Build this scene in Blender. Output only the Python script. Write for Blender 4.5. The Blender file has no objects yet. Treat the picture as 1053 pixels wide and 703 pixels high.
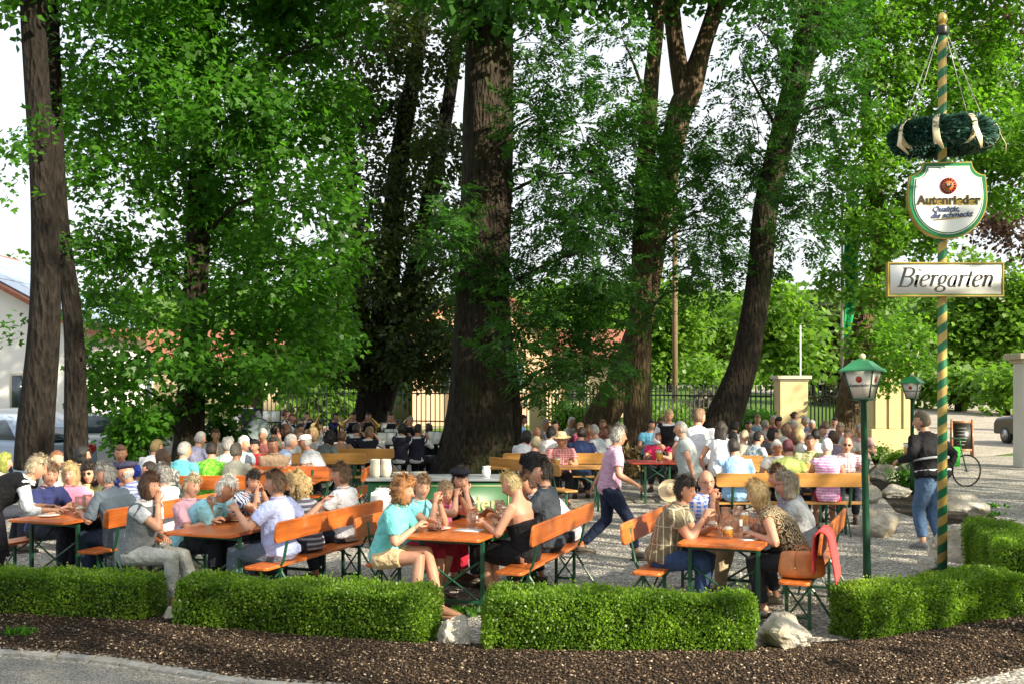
import bpy, bmesh, math, random
import numpy as np
from mathutils import Vector, Matrix, noise
PI=math.pi
S=bpy.context.scene; COL=S.collection
F=1150.0; CH=2.2; HY=393.0
def X(px,Y): return (px-526.5)/F*Y
def Z(py,Y): return CH-(py-HY)*Y/F
def P(px,py,Y): return Vector((X(px,Y),Y,Z(py,Y)))
def G(px,Y,z=0.0): return Vector((X(px,Y),Y,z))
rng=np.random.default_rng(7)
random.seed(5)
# ---------------------------------------------------------------- materials
MATS={}
def nodes(m):
    m.use_nodes=True; nt=m.node_tree; nt.nodes.clear(); return nt
def N(nt,t,**kw):
    n=nt.nodes.new(t)
    for k,v in kw.items():
        if k in n.inputs.keys(): n.inputs[k].default_value=v
        else: setattr(n,k,v)
    return n
def ramp(nt,fac,stops):
    r=nt.nodes.new('ShaderNodeValToRGB'); e=r.color_ramp.elements
    while len(e)<len(stops): e.new(0.5)
    for i,(p,c) in enumerate(stops):
        e[i].position=p; e[i].color=(c[0],c[1],c[2],1)
    nt.links.new(fac,r.inputs[0]); return r.outputs[0]
def mix(nt,fac,a,b,mode='MIX'):
    m=nt.nodes.new('ShaderNodeMix'); m.data_type='RGBA'; m.blend_type=mode
    for sock,v in ((m.inputs[0],fac),(m.inputs[6],a),(m.inputs[7],b)):
        if hasattr(v,'links'): nt.links.new(v,sock)
        elif isinstance(v,(int,float)): sock.default_value=v
        else: sock.default_value=(v[0],v[1],v[2],1)
    return m.outputs[2]
def finish(nt,colr,rough=.6,bump=None,bd=.3,metal=0,trans=0,extra=None,spec=.5):
    b=nt.nodes.new('ShaderNodeBsdfPrincipled')
    if hasattr(colr,'links'): nt.links.new(colr,b.inputs['Base Color'])
    else: b.inputs['Base Color'].default_value=(*colr,1)
    b.inputs['Roughness'].default_value=rough; b.inputs['Metallic'].default_value=metal
    b.inputs['Transmission Weight'].default_value=trans
    b.inputs['Specular IOR Level'].default_value=spec
    if bump is not None:
        bn=nt.nodes.new('ShaderNodeBump'); bn.inputs['Strength'].default_value=1; bn.inputs['Distance'].default_value=bd
        nt.links.new(bump,bn.inputs['Height']); nt.links.new(bn.outputs[0],b.inputs['Normal'])
    o=nt.nodes.new('ShaderNodeOutputMaterial'); nt.links.new(b.outputs[0],o.inputs[0]); return b,o
def tex(nt,kind='obj',scale=(1,1,1)):
    t=nt.nodes.new('ShaderNodeTexCoord'); m=nt.nodes.new('ShaderNodeMapping'); m.inputs['Scale'].default_value=scale
    nt.links.new(t.outputs['Object' if kind=='obj' else 'Generated'],m.inputs[0]); return m.outputs[0]
def noi(nt,v,scale,detail=3,rough=.6,out='Fac'):
    n=N(nt,'ShaderNodeTexNoise',Scale=scale,Detail=detail,Roughness=rough); nt.links.new(v,n.inputs['Vector']); return n.outputs[out]
def sc(c,f): return tuple(min(1,x*f) for x in c)
def plain(name,c,rough=.5,var=.15,scale=12,bd=.002,metal=0,trans=0,spec=.5):
    if name in MATS: return MATS[name]
    m=bpy.data.materials.new(name); nt=nodes(m); v=tex(nt)
    n=noi(nt,v,scale); colr=ramp(nt,n,[(.3,sc(c,1-var)),(.7,sc(c,1+var))])
    finish(nt,colr,rough,n if bd else None,bd,metal,trans,spec=spec); MATS[name]=m; return m
def cloth(c,pat='plain',c2=(.8,.8,.8),k=1.0):
    key='cloth_%s_%s_%s_%s'%(pat,tuple(round(x,2) for x in c),tuple(round(x,2) for x in c2),k)
    if key in MATS: return MATS[key]
    m=bpy.data.materials.new('fabric'); nt=nodes(m); v=tex(nt)
    n=noi(nt,v,9,4); base=ramp(nt,n,[(.3,sc(c,.88)),(.7,sc(c,1.1))])
    def bands(axis,per,width,v=v):
        s=nt.nodes.new('ShaderNodeSeparateXYZ'); nt.links.new(v,s.inputs[0])
        a=N(nt,'ShaderNodeMath',operation='MULTIPLY'); a.inputs[1].default_value=1/per; nt.links.new(s.outputs[axis],a.inputs[0])
        f=N(nt,'ShaderNodeMath',operation='FRACT'); nt.links.new(a.outputs[0],f.inputs[0])
        g=N(nt,'ShaderNodeMath',operation='LESS_THAN'); g.inputs[1].default_value=width; nt.links.new(f.outputs[0],g.inputs[0]); return g.outputs[0]
    def around(n_,width):
        sp_=nt.nodes.new('ShaderNodeSeparateXYZ'); nt.links.new(v,sp_.inputs[0]); a=N(nt,'ShaderNodeMath',operation='ARCTAN2'); nt.links.new(sp_.outputs[0],a.inputs[0]); nt.links.new(sp_.outputs[1],a.inputs[1])
        g0=N(nt,'ShaderNodeMath',operation='MULTIPLY'); g0.inputs[1].default_value=n_/(2*PI); nt.links.new(a.outputs[0],g0.inputs[0]); f=N(nt,'ShaderNodeMath',operation='FRACT'); nt.links.new(g0.outputs[0],f.inputs[0]); g=N(nt,'ShaderNodeMath',operation='LESS_THAN'); g.inputs[1].default_value=width; nt.links.new(f.outputs[0],g.inputs[0]); return g.outputs[0]
    if pat=='stripeh': base=mix(nt,bands(2,.05*k,.4),base,c2)
    elif pat=='stripev': base=mix(nt,around(20,.14),base,c2); base=mix(nt,bands(2,.17,.05),base,mix(nt,.7,base,c2))
    elif pat=='check':
        base=mix(nt,bands(2,.04*k,.42),base,mix(nt,.55,base,c2)); base=mix(nt,around(28,.42),base,mix(nt,.6,base,c2))
    elif pat=='floral':
        q=noi(nt,v,22/k,2,.4); mk=ramp(nt,q,[(.47,(0,0,0)),(.5,(1,1,1))]); base=mix(nt,mk,base,c2)
    elif pat=='swirl':
        q=N(nt,'ShaderNodeTexWave',Scale=9/k,Distortion=9.0,Detail=2.0); q.inputs['Detail Scale'].default_value=1.6; nt.links.new(v,q.inputs[0])
        mk=ramp(nt,q.outputs['Fac'],[(.5,(0,0,0)),(.58,(1,1,1))]); base=mix(nt,mk,base,c2)
    elif pat=='dots':
        q=N(nt,'ShaderNodeTexVoronoi',Scale=28/k); nt.links.new(v,q.inputs['Vector']); mk=ramp(nt,q.outputs['Distance'],[(.22,(1,1,1)),(.27,(0,0,0))]); base=mix(nt,mk,base,c2)
    n2=noi(nt,v,16,3,.5)
    b,o=finish(nt,base,.85,n2,.03,spec=.2); b.inputs['Sheen Weight'].default_value=.1 if max(c)>.1 else 0
    MATS[key]=m; return m
def leafmat(name,c1,c2,transl=.5,rough=.45):
    m=bpy.data.materials.new(name); nt=nodes(m)
    a=N(nt,'ShaderNodeAttribute'); a.attribute_name='tint'
    colr=ramp(nt,a.outputs['Fac'],[(0,c1),(.75,c2),(1,sc(c2,1.5))])
    b,o=finish(nt,colr,rough,spec=.4)
    t=nt.nodes.new('ShaderNodeBsdfTranslucent'); br=mix(nt,1.0,colr,(1.5,1.7,.7),'MULTIPLY'); nt.links.new(br,t.inputs[0])
    ms=nt.nodes.new('ShaderNodeMixShader'); ms.inputs[0].default_value=transl
    nt.links.new(b.outputs[0],ms.inputs[1]); nt.links.new(t.outputs[0],ms.inputs[2]); nt.links.new(ms.outputs[0],o.inputs[0]); return m
def barkmat(name,c1,c2,lichen=None):
    m=bpy.data.materials.new(name); nt=nodes(m); v=tex(nt,'obj',(1,1,.3)); v2=tex(nt,'obj',(1,1,.6))
    n=noi(nt,v,14,6,.65); w=N(nt,'ShaderNodeTexVoronoi',Scale=16); nt.links.new(v,w.inputs['Vector'])
    colr=ramp(nt,n,[(.35,c1),(.65,c2)]); colr=mix(nt,.6,colr,ramp(nt,w.outputs['Distance'],[(.05,(.35,.33,.3)),(.5,(1,1,1))]),'MULTIPLY')
    if lichen:
        q=noi(nt,v2,1.3,4,.6); mk=ramp(nt,q,[(.52,(0,0,0)),(.68,(.7,.7,.7))]); colr=mix(nt,mk,colr,lichen)
    ad=N(nt,'ShaderNodeMath',operation='ADD'); nt.links.new(n,ad.inputs[0]); nt.links.new(w.outputs['Distance'],ad.inputs[1])
    finish(nt,colr,.9,ad.outputs[0],.09,spec=.2); return m
def woodmat(name,c1,c2,rough=.35,axis=(.4,9,9)):
    if name in MATS: return MATS[name]
    m=bpy.data.materials.new(name); nt=nodes(m); v=tex(nt,'obj',axis)
    n=noi(nt,v,4,5,.6); v2=tex(nt); n2=noi(nt,v2,2.2,3)
    colr=ramp(nt,n,[(.32,c1),(.66,c2)]); colr=mix(nt,.5,colr,ramp(nt,n2,[(.3,(.5,.46,.42)),(.6,(1.0,1.0,1.0))]),'MULTIPLY')
    n3=noi(nt,v2,7,6,.7); colr=mix(nt,ramp(nt,n3,[(.56,(0,0,0)),(.72,(.45,.45,.45))]),colr,(.5,.34,.22)); finish(nt,colr,rough,n3,.002); MATS[name]=m; return m
def gravelmat(name,cols,scale,bd,disp=.5):
    m=bpy.data.materials.new(name); nt=nodes(m); v=tex(nt)
    w=N(nt,'ShaderNodeTexVoronoi',Scale=scale); nt.links.new(v,w.inputs['Vector'])
    s=nt.nodes.new('ShaderNodeSeparateColor'); nt.links.new(w.outputs['Color'],s.inputs[0])
    colr=ramp(nt,s.outputs[0],[(i/(len(cols)-1),c) for i,c in enumerate(cols)])
    g=noi(nt,v,.6,4,.6); colr=mix(nt,.8,colr,ramp(nt,g,[(.3,(.62,.6,.55)),(.7,(1,1,1))]),'MULTIPLY')
    e=ramp(nt,w.outputs['Distance'],[(.25,(1,1,1)),(.62,(.35,.33,.3))]); colr=mix(nt,.75,colr,e,'MULTIPLY')
    inv=N(nt,'ShaderNodeMath',operation='SUBTRACT'); inv.inputs[0].default_value=1; nt.links.new(w.outputs['Distance'],inv.inputs[1])
    finish(nt,colr,.9,inv.outputs[0],bd,spec=.2); return m
# ---------------------------------------------------------------- mesh helpers
class MB:
    def __init__(s): s.v=[]; s.f=[]; s.m=[]; s.n=0
    def add(s,verts,faces,mi=0):
        verts=np.asarray(verts,float).reshape(-1,3); s.v.append(verts)
        for f in faces: s.f.append(tuple(int(i)+s.n for i in f))
        s.m+= [mi]*len(faces) if np.isscalar(mi) else list(mi)
        s.n+=len(verts); return s
    def loft(s,rings,mi=0,cap=True):
        r=np.asarray(rings,float); n,m,_=r.shape; fs=[]
        for i in range(n-1):
            for j in range(m):
                k=(j+1)%m; fs.append((i*m+j,i*m+k,(i+1)*m+k,(i+1)*m+j))
        if cap: fs.append(tuple(range(m))[::-1]); fs.append(tuple((n-1)*m+j for j in range(m)))
        return s.add(r.reshape(-1,3),fs,mi)
    def tube(s,pts,rad,m=10,side=None,mi=0,round_=False,cap=True):
        return s.loft(tube_rings(pts,rad,m,side,round_),mi,cap)
    def box(s,lo,hi,mi=0,M=None):
        x0,y0,z0=lo; x1,y1,z1=hi
        v=np.array([(x0,y0,z0),(x1,y0,z0),(x1,y1,z0),(x0,y1,z0),(x0,y0,z1),(x1,y0,z1),(x1,y1,z1),(x0,y1,z1)],float)
        if M is not None: v=np.array([M@Vector(p) for p in v])
        return s.add(v,[(0,3,2,1),(4,5,6,7),(0,1,5,4),(1,2,6,5),(2,3,7,6),(3,0,4,7)],mi)
    def ell(s,c,r,mi=0,nu=12,nv=8,M=None):
        rings=[]
        for i in range(nv+1):
            t=PI*(i+.02)/(nv+.04) ; 
            rings.append([(r[0]*math.sin(t)*math.cos(2*PI*j/nu),r[1]*math.sin(t)*math.sin(2*PI*j/nu),-r[2]*math.cos(t)) for j in range(nu)])
        a=np.array(rings)
        if M is not None: a=np.array([[M@Vector(p) for p in rr] for rr in a])
        return s.loft(a+np.array(c),mi)
    def lathe(s,prof,m=20,c=(0,0,0),mi=0,cap=True):
        rings=[[(c[0]+r*math.cos(2*PI*j/m),c[1]+r*math.sin(2*PI*j/m),c[2]+z) for j in range(m)] for r,z in prof]
        return s.loft(rings,mi,cap)
    def prism(s,poly,z0,z1,mi=0):
        n=len(poly); return s.loft([[(x,y,z0) for x,y in poly],[(x,y,z1) for x,y in poly]],mi)
    def mesh(s,name='mesh',smooth=True):
        me=bpy.data.meshes.new(name); v=np.concatenate(s.v)
        me.from_pydata(v.tolist(),[],s.f); me.polygons.foreach_set('material_index',np.array(s.m,dtype=np.int32))
        me.polygons.foreach_set('use_smooth',[smooth]*len(s.f)); me.update(); return me
def tube_rings(pts,rad,m=10,side=None,round_=False):
    pts=[Vector(p) for p in pts]; rad=[(r,r) if np.isscalar(r) else r for r in rad]
    if round_:
        d0=(pts[0]-pts[1]).normalized(); d1=(pts[-1]-pts[-2]).normalized(); a,b=rad[0]; c,d=rad[-1]
        pts=[pts[0]+d0*min(a,b)*.9,pts[0]+d0*min(a,b)*.5]+pts+[pts[-1]+d1*min(c,d)*.5,pts[-1]+d1*min(c,d)*.9]
        rad=[(a*.4,b*.4),(a*.85,b*.85)]+rad+[(c*.85,d*.85),(c*.4,d*.4)]
    n=len(pts); out=[]
    sd=Vector(side) if side is not None else None
    for i in range(n):
        t=(pts[min(i+1,n-1)]-pts[max(i-1,0)]).normalized()
        if sd is None:
            sd=t.cross(Vector((0,0,1)))
            if sd.length<.2: sd=t.cross(Vector((0,1,0)))
        s_=(sd-t*sd.dot(t)); s_=s_.normalized() if s_.length>1e-4 else t.orthogonal().normalized()
        if side is None: sd=s_
        nn=t.cross(s_); a,b=rad[i]
        out.append([pts[i]+s_*(a*math.cos(2*PI*j/m))+nn*(b*math.sin(2*PI*j/m)) for j in range(m)])
    return np.array([[tuple(p) for p in r] for r in out])
def link(name,me,mats,parent=None,loc=None,bevel=0,flat=None):
    if isinstance(me,MB): me=me.mesh(name)
    if not isinstance(mats,(list,tuple)): mats=[mats]
    if len(me.materials)==0:
        for m in mats: me.materials.append(m)
    o=bpy.data.objects.new(name,me); COL.objects.link(o)
    if parent is not None: o.parent=parent
    if loc is not None: o.location=loc
    if flat: 
        me.polygons.foreach_set('use_smooth',[False]*len(me.polygons))
    if bevel:
        b=o.modifiers.new('bevel','BEVEL'); b.width=bevel; b.segments=2; b.limit_method='ANGLE'; b.angle_limit=.6; b.harden_normals=False
        me.polygons.foreach_set('use_smooth',[False]*len(me.polygons))
    return o
def tag(o,label=None,cat=None,group=None,kind=None):
    if label: o['label']=label
    if cat: o['category']=cat
    if group: o['group']=group
    if kind: o['kind']=kind
    return o
def empty(name,loc,rz=0,label=None,cat=None,group=None):
    o=bpy.data.objects.new(name,None); COL.objects.link(o); o.location=loc; o.rotation_euler=(0,0,rz); o.empty_display_size=.1
    return tag(o,label,cat,group)
def copy_tree(o,parent=None):
    c=o.copy(); COL.objects.link(c); c.parent=parent
    for ch in list(o.children): copy_tree(ch,c)
    return c
DG=[]
def remesh(mb,vox,smooth=2):
    me=mb.mesh('tmp'); o=bpy.data.objects.new('tmp',me); COL.objects.link(o)
    r=o.modifiers.new('r','REMESH'); r.mode='VOXEL'; r.voxel_size=vox; r.use_smooth_shade=True
    if smooth:
        q=o.modifiers.new('s','SMOOTH'); q.factor=.5; q.iterations=smooth
    dg=bpy.context.evaluated_depsgraph_get(); ev=o.evaluated_get(dg)
    nm=bpy.data.meshes.new_from_object(ev,depsgraph=dg)
    bpy.data.objects.remove(o); bpy.data.meshes.remove(me)
    n=len(nm.vertices); v=np.empty(n*3); nm.vertices.foreach_get('co',v); v=v.reshape(-1,3)
    q=len(nm.polygons); ls=np.empty(len(nm.loops),dtype=np.int32); nm.loops.foreach_get('vertex_index',ls)
    fs=ls.reshape(-1,4).tolist() if len(ls)==4*q else [tuple(p.vertices) for p in nm.polygons]
    nv=nm.copy(); bpy.data.meshes.remove(nv); bpy.data.meshes.remove(nm)
    return v,fs
# ---------------------------------------------------------------- people
SKIN=plain('skin',(.50,.255,.165),.5,.08,20,0); SKIN_T=plain('skin_tanned',(.38,.18,.105),.5,.08,20,0); LIPS=plain('lips',(.38,.15,.115),.4,.05,20,0)
EYEW=plain('eye_white',(.45,.42,.4),.2,.02,20,0); IRIS=plain('eye_iris',(.03,.03,.03),.2,.02,20,0)
def hairmat(c):
    k='hair%s'%(c,)
    if k in MATS: return MATS[k]
    m=bpy.data.materials.new('hair'); nt=nodes(m); v=tex(nt,'obj',(1,1,.3)); n=noi(nt,v,70,4,.7)
    finish(nt,ramp(nt,n,[(.3,sc(c,.45)),(.7,sc(c,1.3))]),.5,n,.012,spec=.4); MATS[k]=m; return m
HC={'grey':(.36,.35,.33),'white':(.68,.66,.62),'brown':(.09,.045,.025),'dark':(.025,.018,.014),'blond':(.58,.42,.2),'black':(.012,.011,.011),'red':(.13,.035,.025),'auburn':(.35,.16,.06),'purple':(.13,.03,.045),'mid':(.2,.12,.07)}
def headpts(nu=36,nv=26):
    th=np.linspace(0.03,PI-.03,nv); ph=np.linspace(0,2*PI,nu,endpoint=False)
    T,Ph=np.meshgrid(th,ph,indexing='ij')
    x=np.sin(T)*np.sin(Ph); y=np.sin(T)*np.cos(Ph); z=np.cos(T)
    px=x*.076; py=y*.096; pz=z*.122
    lo=np.clip(-z,0,1)
    px=px*(1-.28*lo**1.3); py=np.where(y<0,py*(1-.55*np.clip(-z-.1,0,1)),py*(1-.06*lo))
    py=np.where(y>.5,py*.97,py)
    fr=(y>0)
    g=lambda a,s:np.exp(-(a/s)**2)
    nose=np.where((pz<.03)&(pz>-.035),(0.03-pz)/.055,0)*np.clip((pz+.035)/.012,0,1)
    py=py+fr*(.026*g(px,.012)*np.clip(nose,0,1)+.005*g(pz-.036,.012)*g(px,.05)-.013*g(np.abs(px)-.031,.015)*g(pz-.018,.013)+.006*g(pz+.052,.010)*g(px,.022)-.004*g(pz+.053,.003)*g(px,.02)+.006*g(pz+.098,.018)*g(px,.03))
    return np.stack([px,py,pz],-1),np.stack([x,y,z],-1)
HP,HD=headpts()
def gridfaces(nv,nu):
    return [(i*nu+j,(i+1)*nu+j,(i+1)*nu+(j+1)%nu,i*nu+(j+1)%nu) for i in range(nv-1) for j in range(nu)]
GF=gridfaces(26,36)
GC=HP.reshape(-1,3)[np.array(GF)].mean(1)
def tr(M,a):
    a=np.asarray(a,float).reshape(-1,3); m=np.array(M); return a@m[:3,:3].T+m[:3,3]
def add_head(mb,M,scale=1.0,hairidx=3,brows=True):
    M=M@Matrix.Scale(scale,4)
    mi=[]
    for c in GC:
        if c[1]>.07 and abs(c[0])<.019 and -.060<c[2]<-.048: mi.append(1)
        elif brows and c[1]>.05 and .012<abs(c[0])<.046 and .030<c[2]<.042: mi.append(hairidx)
        else: mi.append(0)
    mb.add(tr(M,HP),GF,mi)
    for s in (-1,1):
        tmp=MB(); tmp.ell((s*.031,.0735,.016),(.0125,.008,.0065),2,8,6); tmp.ell((s*.031,.078,.016),(.009,.0055,.007),4,8,6)
        tmp.ell((s*.078,-.008,-.004),(.009,.019,.032),0,8,6); tmp.ell((s*.0125,.105,-.03),(.009,.009,.008),0,6,4)
        v=np.concatenate(tmp.v); mb.add(tr(M,v),tmp.f,tmp.m)
def hair_mesh(M,style,seed,scale=1.0,near=False):
    M=M@Matrix.Scale(scale,4)
    p=HP.copy(); x,y,z=p[...,0],p[...,1],p[...,2]
    d=HD
    st=style
    th={'short':.012,'crop':.006,'bald':.005,'bob':.028,'curly':.045,'long':.02,'bun':.01,'mop':.026,'wavy':.036}[st]
    # hairline function >0 where hair
    if st=='bald':
        k=np.minimum(.03-y,.012-np.abs(z+.02)*.25+np.where(z>.045,-.2,0)); k=np.where(z<-.065,-1,k)*1.0
    else:
        front=z-(.062-.25*np.clip(.05-np.abs(x),0,.05))            # forehead line
        side=np.where(y<.022,.02+z*0,-1)
        low={'short':-.062,'crop':-.055,'bob':-.115,'curly':-.11,'long':-.115,'bun':-.06,'mop':-.075,'wavy':-.115}[st]
        side=np.minimum(np.where(st in('bob','curly','long','wavy'),.045,.012)-y, z-low)
        k=np.maximum(front,side)
    fac=np.clip(k/.024,-1,1)
    t=np.where(fac>0,th*np.sqrt(fac),-.006)
    rs=np.random.default_rng(seed)
    sc1={'curly':40,'wavy':34,'mop':36}.get(st,26); amp={'curly':.6,'wavy':.4,'mop':.35}.get(st,.25)
    nz=np.array([noise.noise(Vector((a[0]*sc1+seed,a[1]*sc1,a[2]*sc1*.8))) for a in p.reshape(-1,3)]).reshape(x.shape)
    nz2=np.array([noise.noise(Vector((a[0]*90+seed,a[1]*90,a[2]*50))) for a in p.reshape(-1,3)]).reshape(x.shape)
    t=np.where(fac>0,t*(1+amp*2*nz+amp*nz2),t)
    if st in('bob','wavy','long'): t=np.where((fac>0)&(z<0),t*(1+np.clip(-z/.1,0,1)*.5),t)
    if st in ('short','mop'): t=np.where(z>.06,t*1.35,t)
    q=p+d*t[...,None]
    tf=t.reshape(-1); mb=MB()
    if near and st not in('bald','crop'):
        ff=fac.reshape(-1); idx=np.where(ff>.15)[0]; n=900; pick=rs.choice(idx,n); D=d.reshape(-1,3)[pick]; Q=q.reshape(-1,3)[pick]+rs.normal(size=(n,3))*.005
        dn=np.array([0,-.35,-1.0])-D*(np.array([0,-.35,-1.0])*D).sum(1)[:,None]+rs.normal(size=(n,3))*(.45 if st in('curly','mop') else .16)+D*.12; dn/=np.linalg.norm(dn,axis=1)[:,None]
        sd_=np.cross(dn,D); sd_/=np.linalg.norm(sd_,axis=1)[:,None]+1e-6; ln=rs.uniform(.02,.045,n)[:,None]; w_=.0045
        V=np.stack([Q-sd_*w_,Q+sd_*w_,Q+dn*ln+sd_*w_*.3+D*.004,Q+dn*ln-sd_*w_*.3+D*.004],1).reshape(-1,3); mb.add(tr(M,V),[(4*i,4*i+1,4*i+2,4*i+3) for i in range(n)])
    fs=[f for f in GF if max(tf[i] for i in f)>-.005]
    mb.add(tr(M,q),fs)
    if st=='bun':
        tmp=MB(); tmp.ell((0,-.1,.03),(.035,.035,.035),0,10,8); mb.add(tr(M,np.concatenate(tmp.v)),tmp.f)
    if st=='long':
        tmp=MB(); tmp.tube([(0,-.07,.02),(0,-.1,-.08),(0,-.115,-.2),(0,-.105,-.32),(0,-.1,-.4)],[(.085,.035),(.1,.04),(.1,.032),(.085,.025),(.04,.012)],14,(1,0,0)); mb.add(tr(M,np.concatenate(tmp.v)),tmp.f)
    return mb
def ik(A,T,l1,l2,hint):
    A=Vector(A); T=Vector(T); d=T-A; L=d.length; mx=(l1+l2)*.985
    if L>mx: T=A+d*(mx/L); d=T-A; L=mx
    if L<.12: d=d.normalized()*.12; L=.12
    u=d/L; a=(l1*l1-l2*l2+L*L)/(2*L); h=math.sqrt(max(l1*l1-a*a,0.0001))
    hv=Vector(hint); hv=hv-u*hv.dot(u); hv=hv.normalized() if hv.length>1e-4 else u.orthogonal().normalized()
    return A+u*a+hv*h,T
def add_hand(mb,Wp,dirv,pal,s=1.0,side=1,curl=.5,m=6):
    d=Vector(dirv).normalized(); n=Vector(pal); n=(n-d*n.dot(d)); n=n.normalized() if n.length>1e-3 else d.orthogonal().normalized(); l=d.cross(n)*side  # l toward little finger... thumb at -l
    W_=Vector(Wp)
    mb.tube([W_-d*.02*s,W_+d*.02*s,W_+d*.06*s,W_+d*.092*s],[(.026*s,.02*s),(.033*s,.018*s),(.041*s,.016*s),(.038*s,.012*s)],8,l,round_=False)
    L=(.068,.078,.072,.055)
    for i in range(4):
        b=W_+d*.085*s+l*((i-1.5)*.02*s); ang=curl*.55; pts=[b]; dd=d.copy()
        for q in range(3):
            dd=(Matrix.Rotation(0,3,'X')@dd*math.cos(ang)+n*math.sin(ang)).normalized(); ang2=curl*.75
            pts.append(pts[-1]+dd*(L[i]*s*(.42,.32,.26)[q])); 
            ang=math.atan2(dd.dot(n),dd.dot(d))+ang2; dd=d
        mb.tube(pts,[.0095*s,.009*s,.008*s,.006*s],m,l)
    b=W_+d*.025*s-l*.024*s; t1=(d*.7-l*.6+n*.35).normalized(); t2=(d*.9-l*.1+n*.5).normalized()
    mb.tube([b,b+t1*.04*s,b+t1*.04*s+t2*.03*s,b+t1*.04*s+t2*.05*s],[.012*s,.011*s,.0095*s,.006*s],m,l)
ARMS={ # (right wrist, left wrist) local, seated; forward y
 'table':((.15,.40,.80),(-.13,.42,.80)),'eat':((.12,.36,.92),(-.15,.42,.80)),'chin':((.07,.27,1.02),(-.12,.42,.80)),'mug':((.16,.44,.90),(-.16,.40,.80)),
 'drink':((.06,.30,1.10),(-.15,.40,.80)),'cross':((-.10,.27,.86),(.12,.25,.82)),'lap':((.13,.30,.66),(-.13,.30,.66)),'both':((.05,.34,1.02),(-.07,.33,1.0)),
 'play':((.10,.30,1.02),(-.10,.34,.98)),'leftup':((.14,.4,.8),(-.06,.26,1.06))}
NP=[0]
def person(px,py,Y,face,shirt,hairc,hstyle,label,pose='sit',arms='table',lean=12,hyaw=0,hpitch=None,fat=1.0,female=False,sleeve=.5,legs=None,trousers=(.03,.035,.05),cover=1.0,tan=False,hat=None,glasses=None,kid=False,vest=None,twist=0,group=None,skirt=None,bare=False,shoes=(.05,.04,.03),scarf=None,hs=1.0,legpose=None,cat='person',zoff=0,apron=None,on=None,stripes=False):
    NP[0]+=1; seed=NP[0]; s_px=F/Y; vox=.011 if s_px>85 else (.015 if s_px>55 else .021)
    tgt=P(px,py,Y); tgt.z-=zoff
    if on:
        bx_,by_,bh_=on; hv_=(math.sin(math.radians(bh_)),math.cos(math.radians(bh_))); dd_=(tgt.x-bx_)*hv_[0]+(tgt.y-by_)*hv_[1]
        if on[2] not in(0,180): lean=max(3,min(34,math.degrees(math.asin(max(-.6,min(.6,(dd_-.05)/.68))))))
    if s_px<90:
        hyaw+=random.uniform(-16,16)
        if pose=='sit': lean+=random.uniform(-3,5)
    hroll=random.uniform(-9,9)
    L=math.radians(lean); fat=fat*1.06; b=fat*(.95 if female else 1.03); sw=.175 if female else .198
    hipz=.55 if pose=='sit' else .92
    def build(k,kk):
        # spine
        h0=Vector((0,0,hipz)) 
        def sp(t,bend=1.0):   # t metres along spine
            a=L*(.6+.7*min(t/.5,1)); 
            return h0+Vector((0,math.sin(a)*t*k,math.cos(a)*t*k))
        return h0,sp
    # natural head height -> spine scale
    k=1.0; h0,sp=build(1,1); nat=sp(.50).z+.163*math.cos(L*.6)
    if pose=='sit':
        k=(tgt.z-hipz-.06)/(nat-hipz-.06); k=max(.72 if kid else .86,min(1.12,k)); K=1.0
    else:
        K=tgt.z/nat; K=max(.7,min(1.12,K))
    h0,sp=build(k,1)
    tw=math.radians(twist); side=Vector((math.cos(tw),-math.sin(tw),0)); X1=Vector((1,0,0))
    neck0=sp(.50); 
    hp=L*.35 if hpitch is None else math.radians(hpitch)   # head pitch down +
    neckdir=Vector((0,math.sin(L*.7),math.cos(L*.7)))
    hb=neck0+neckdir*.058*k
    Rh=Matrix.Rotation(-math.radians(hyaw),4,'Z')@Matrix.Rotation(-hp,4,'X')@Matrix.Rotation(math.radians(hroll),4,'Y')
    hc=hb+Vector((0,.012,0))+ (Rh@Vector((0,.012,.09)))
    HM=Matrix.Translation(hc)@Rh
    # root placement
    rz=-math.radians(face); R=Matrix.Rotation(rz,3,'Z')
    off=R@Vector((hc.x*K,hc.y*K,0)); root=Vector((tgt.x-off.x,tgt.y-off.y,zoff))
    if on:
        e_=(root.x-bx_)*hv_[0]+(root.y-by_)*hv_[1]-.035; root.x-=hv_[0]*e_; root.y-=hv_[1]*e_
    # torso rings
    bl=.05*(fat-1)*2
    TR=[(-.09,.13,.10,0),(-.02,.165*b,.122*b,0),(.07,.155*b,.118*b,bl),(.17,.135*b if female else .148*b,.108*b+bl*.3,bl),(.28,.145*b,.112*b+(.02 if female else 0),bl*.6+(.02 if female else 0)),(.37,.165*(b*.3+.7),.112*(b*.3+.7),0),(.435,sw*.93,.095,0),(.475,sw*.72,.075,-.005),(.505,.085,.062,-.005),(.53,.058,.058,0),(.60,.054,.058,.01)]
    def torso(mb,infl,t0=-.2,t1=9):
        pts=[];rd=[]
        for t,a,c,o in TR:
            if t<t0 or t>t1: continue
            p=sp(t) if t<=.5 else neck0+neckdir*(t-.50)*k
            pts.append(p+Vector((0,o,0))); f=min(max(t/.4,0),1); rd.append((a+infl,c+infl))
        mb.tube(pts,rd,18,side.lerp(X1,.3) if twist else X1)
    shz=.44
    SR=sp(shz)+side*(sw-.005); SL=sp(shz)-side*(sw-.005)
    # arms
    A=ARMS[arms] if isinstance(arms,str) else arms
    if pose!='sit' and isinstance(arms,str): A=((.25,.04,.86),(-.25,.06,.86))
    AR=[]
    la=.27*k if kid else .285; lf=.245*k if kid else .25
    for S_,T_,sg in ((SR,A[0],1),(SL,A[1],-1)):
        hint=(sg*.55,-.35,-.8)
        E,Wr=ik(S_,T_,la,lf,hint); AR.append((S_,E,Wr,sg))
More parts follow.
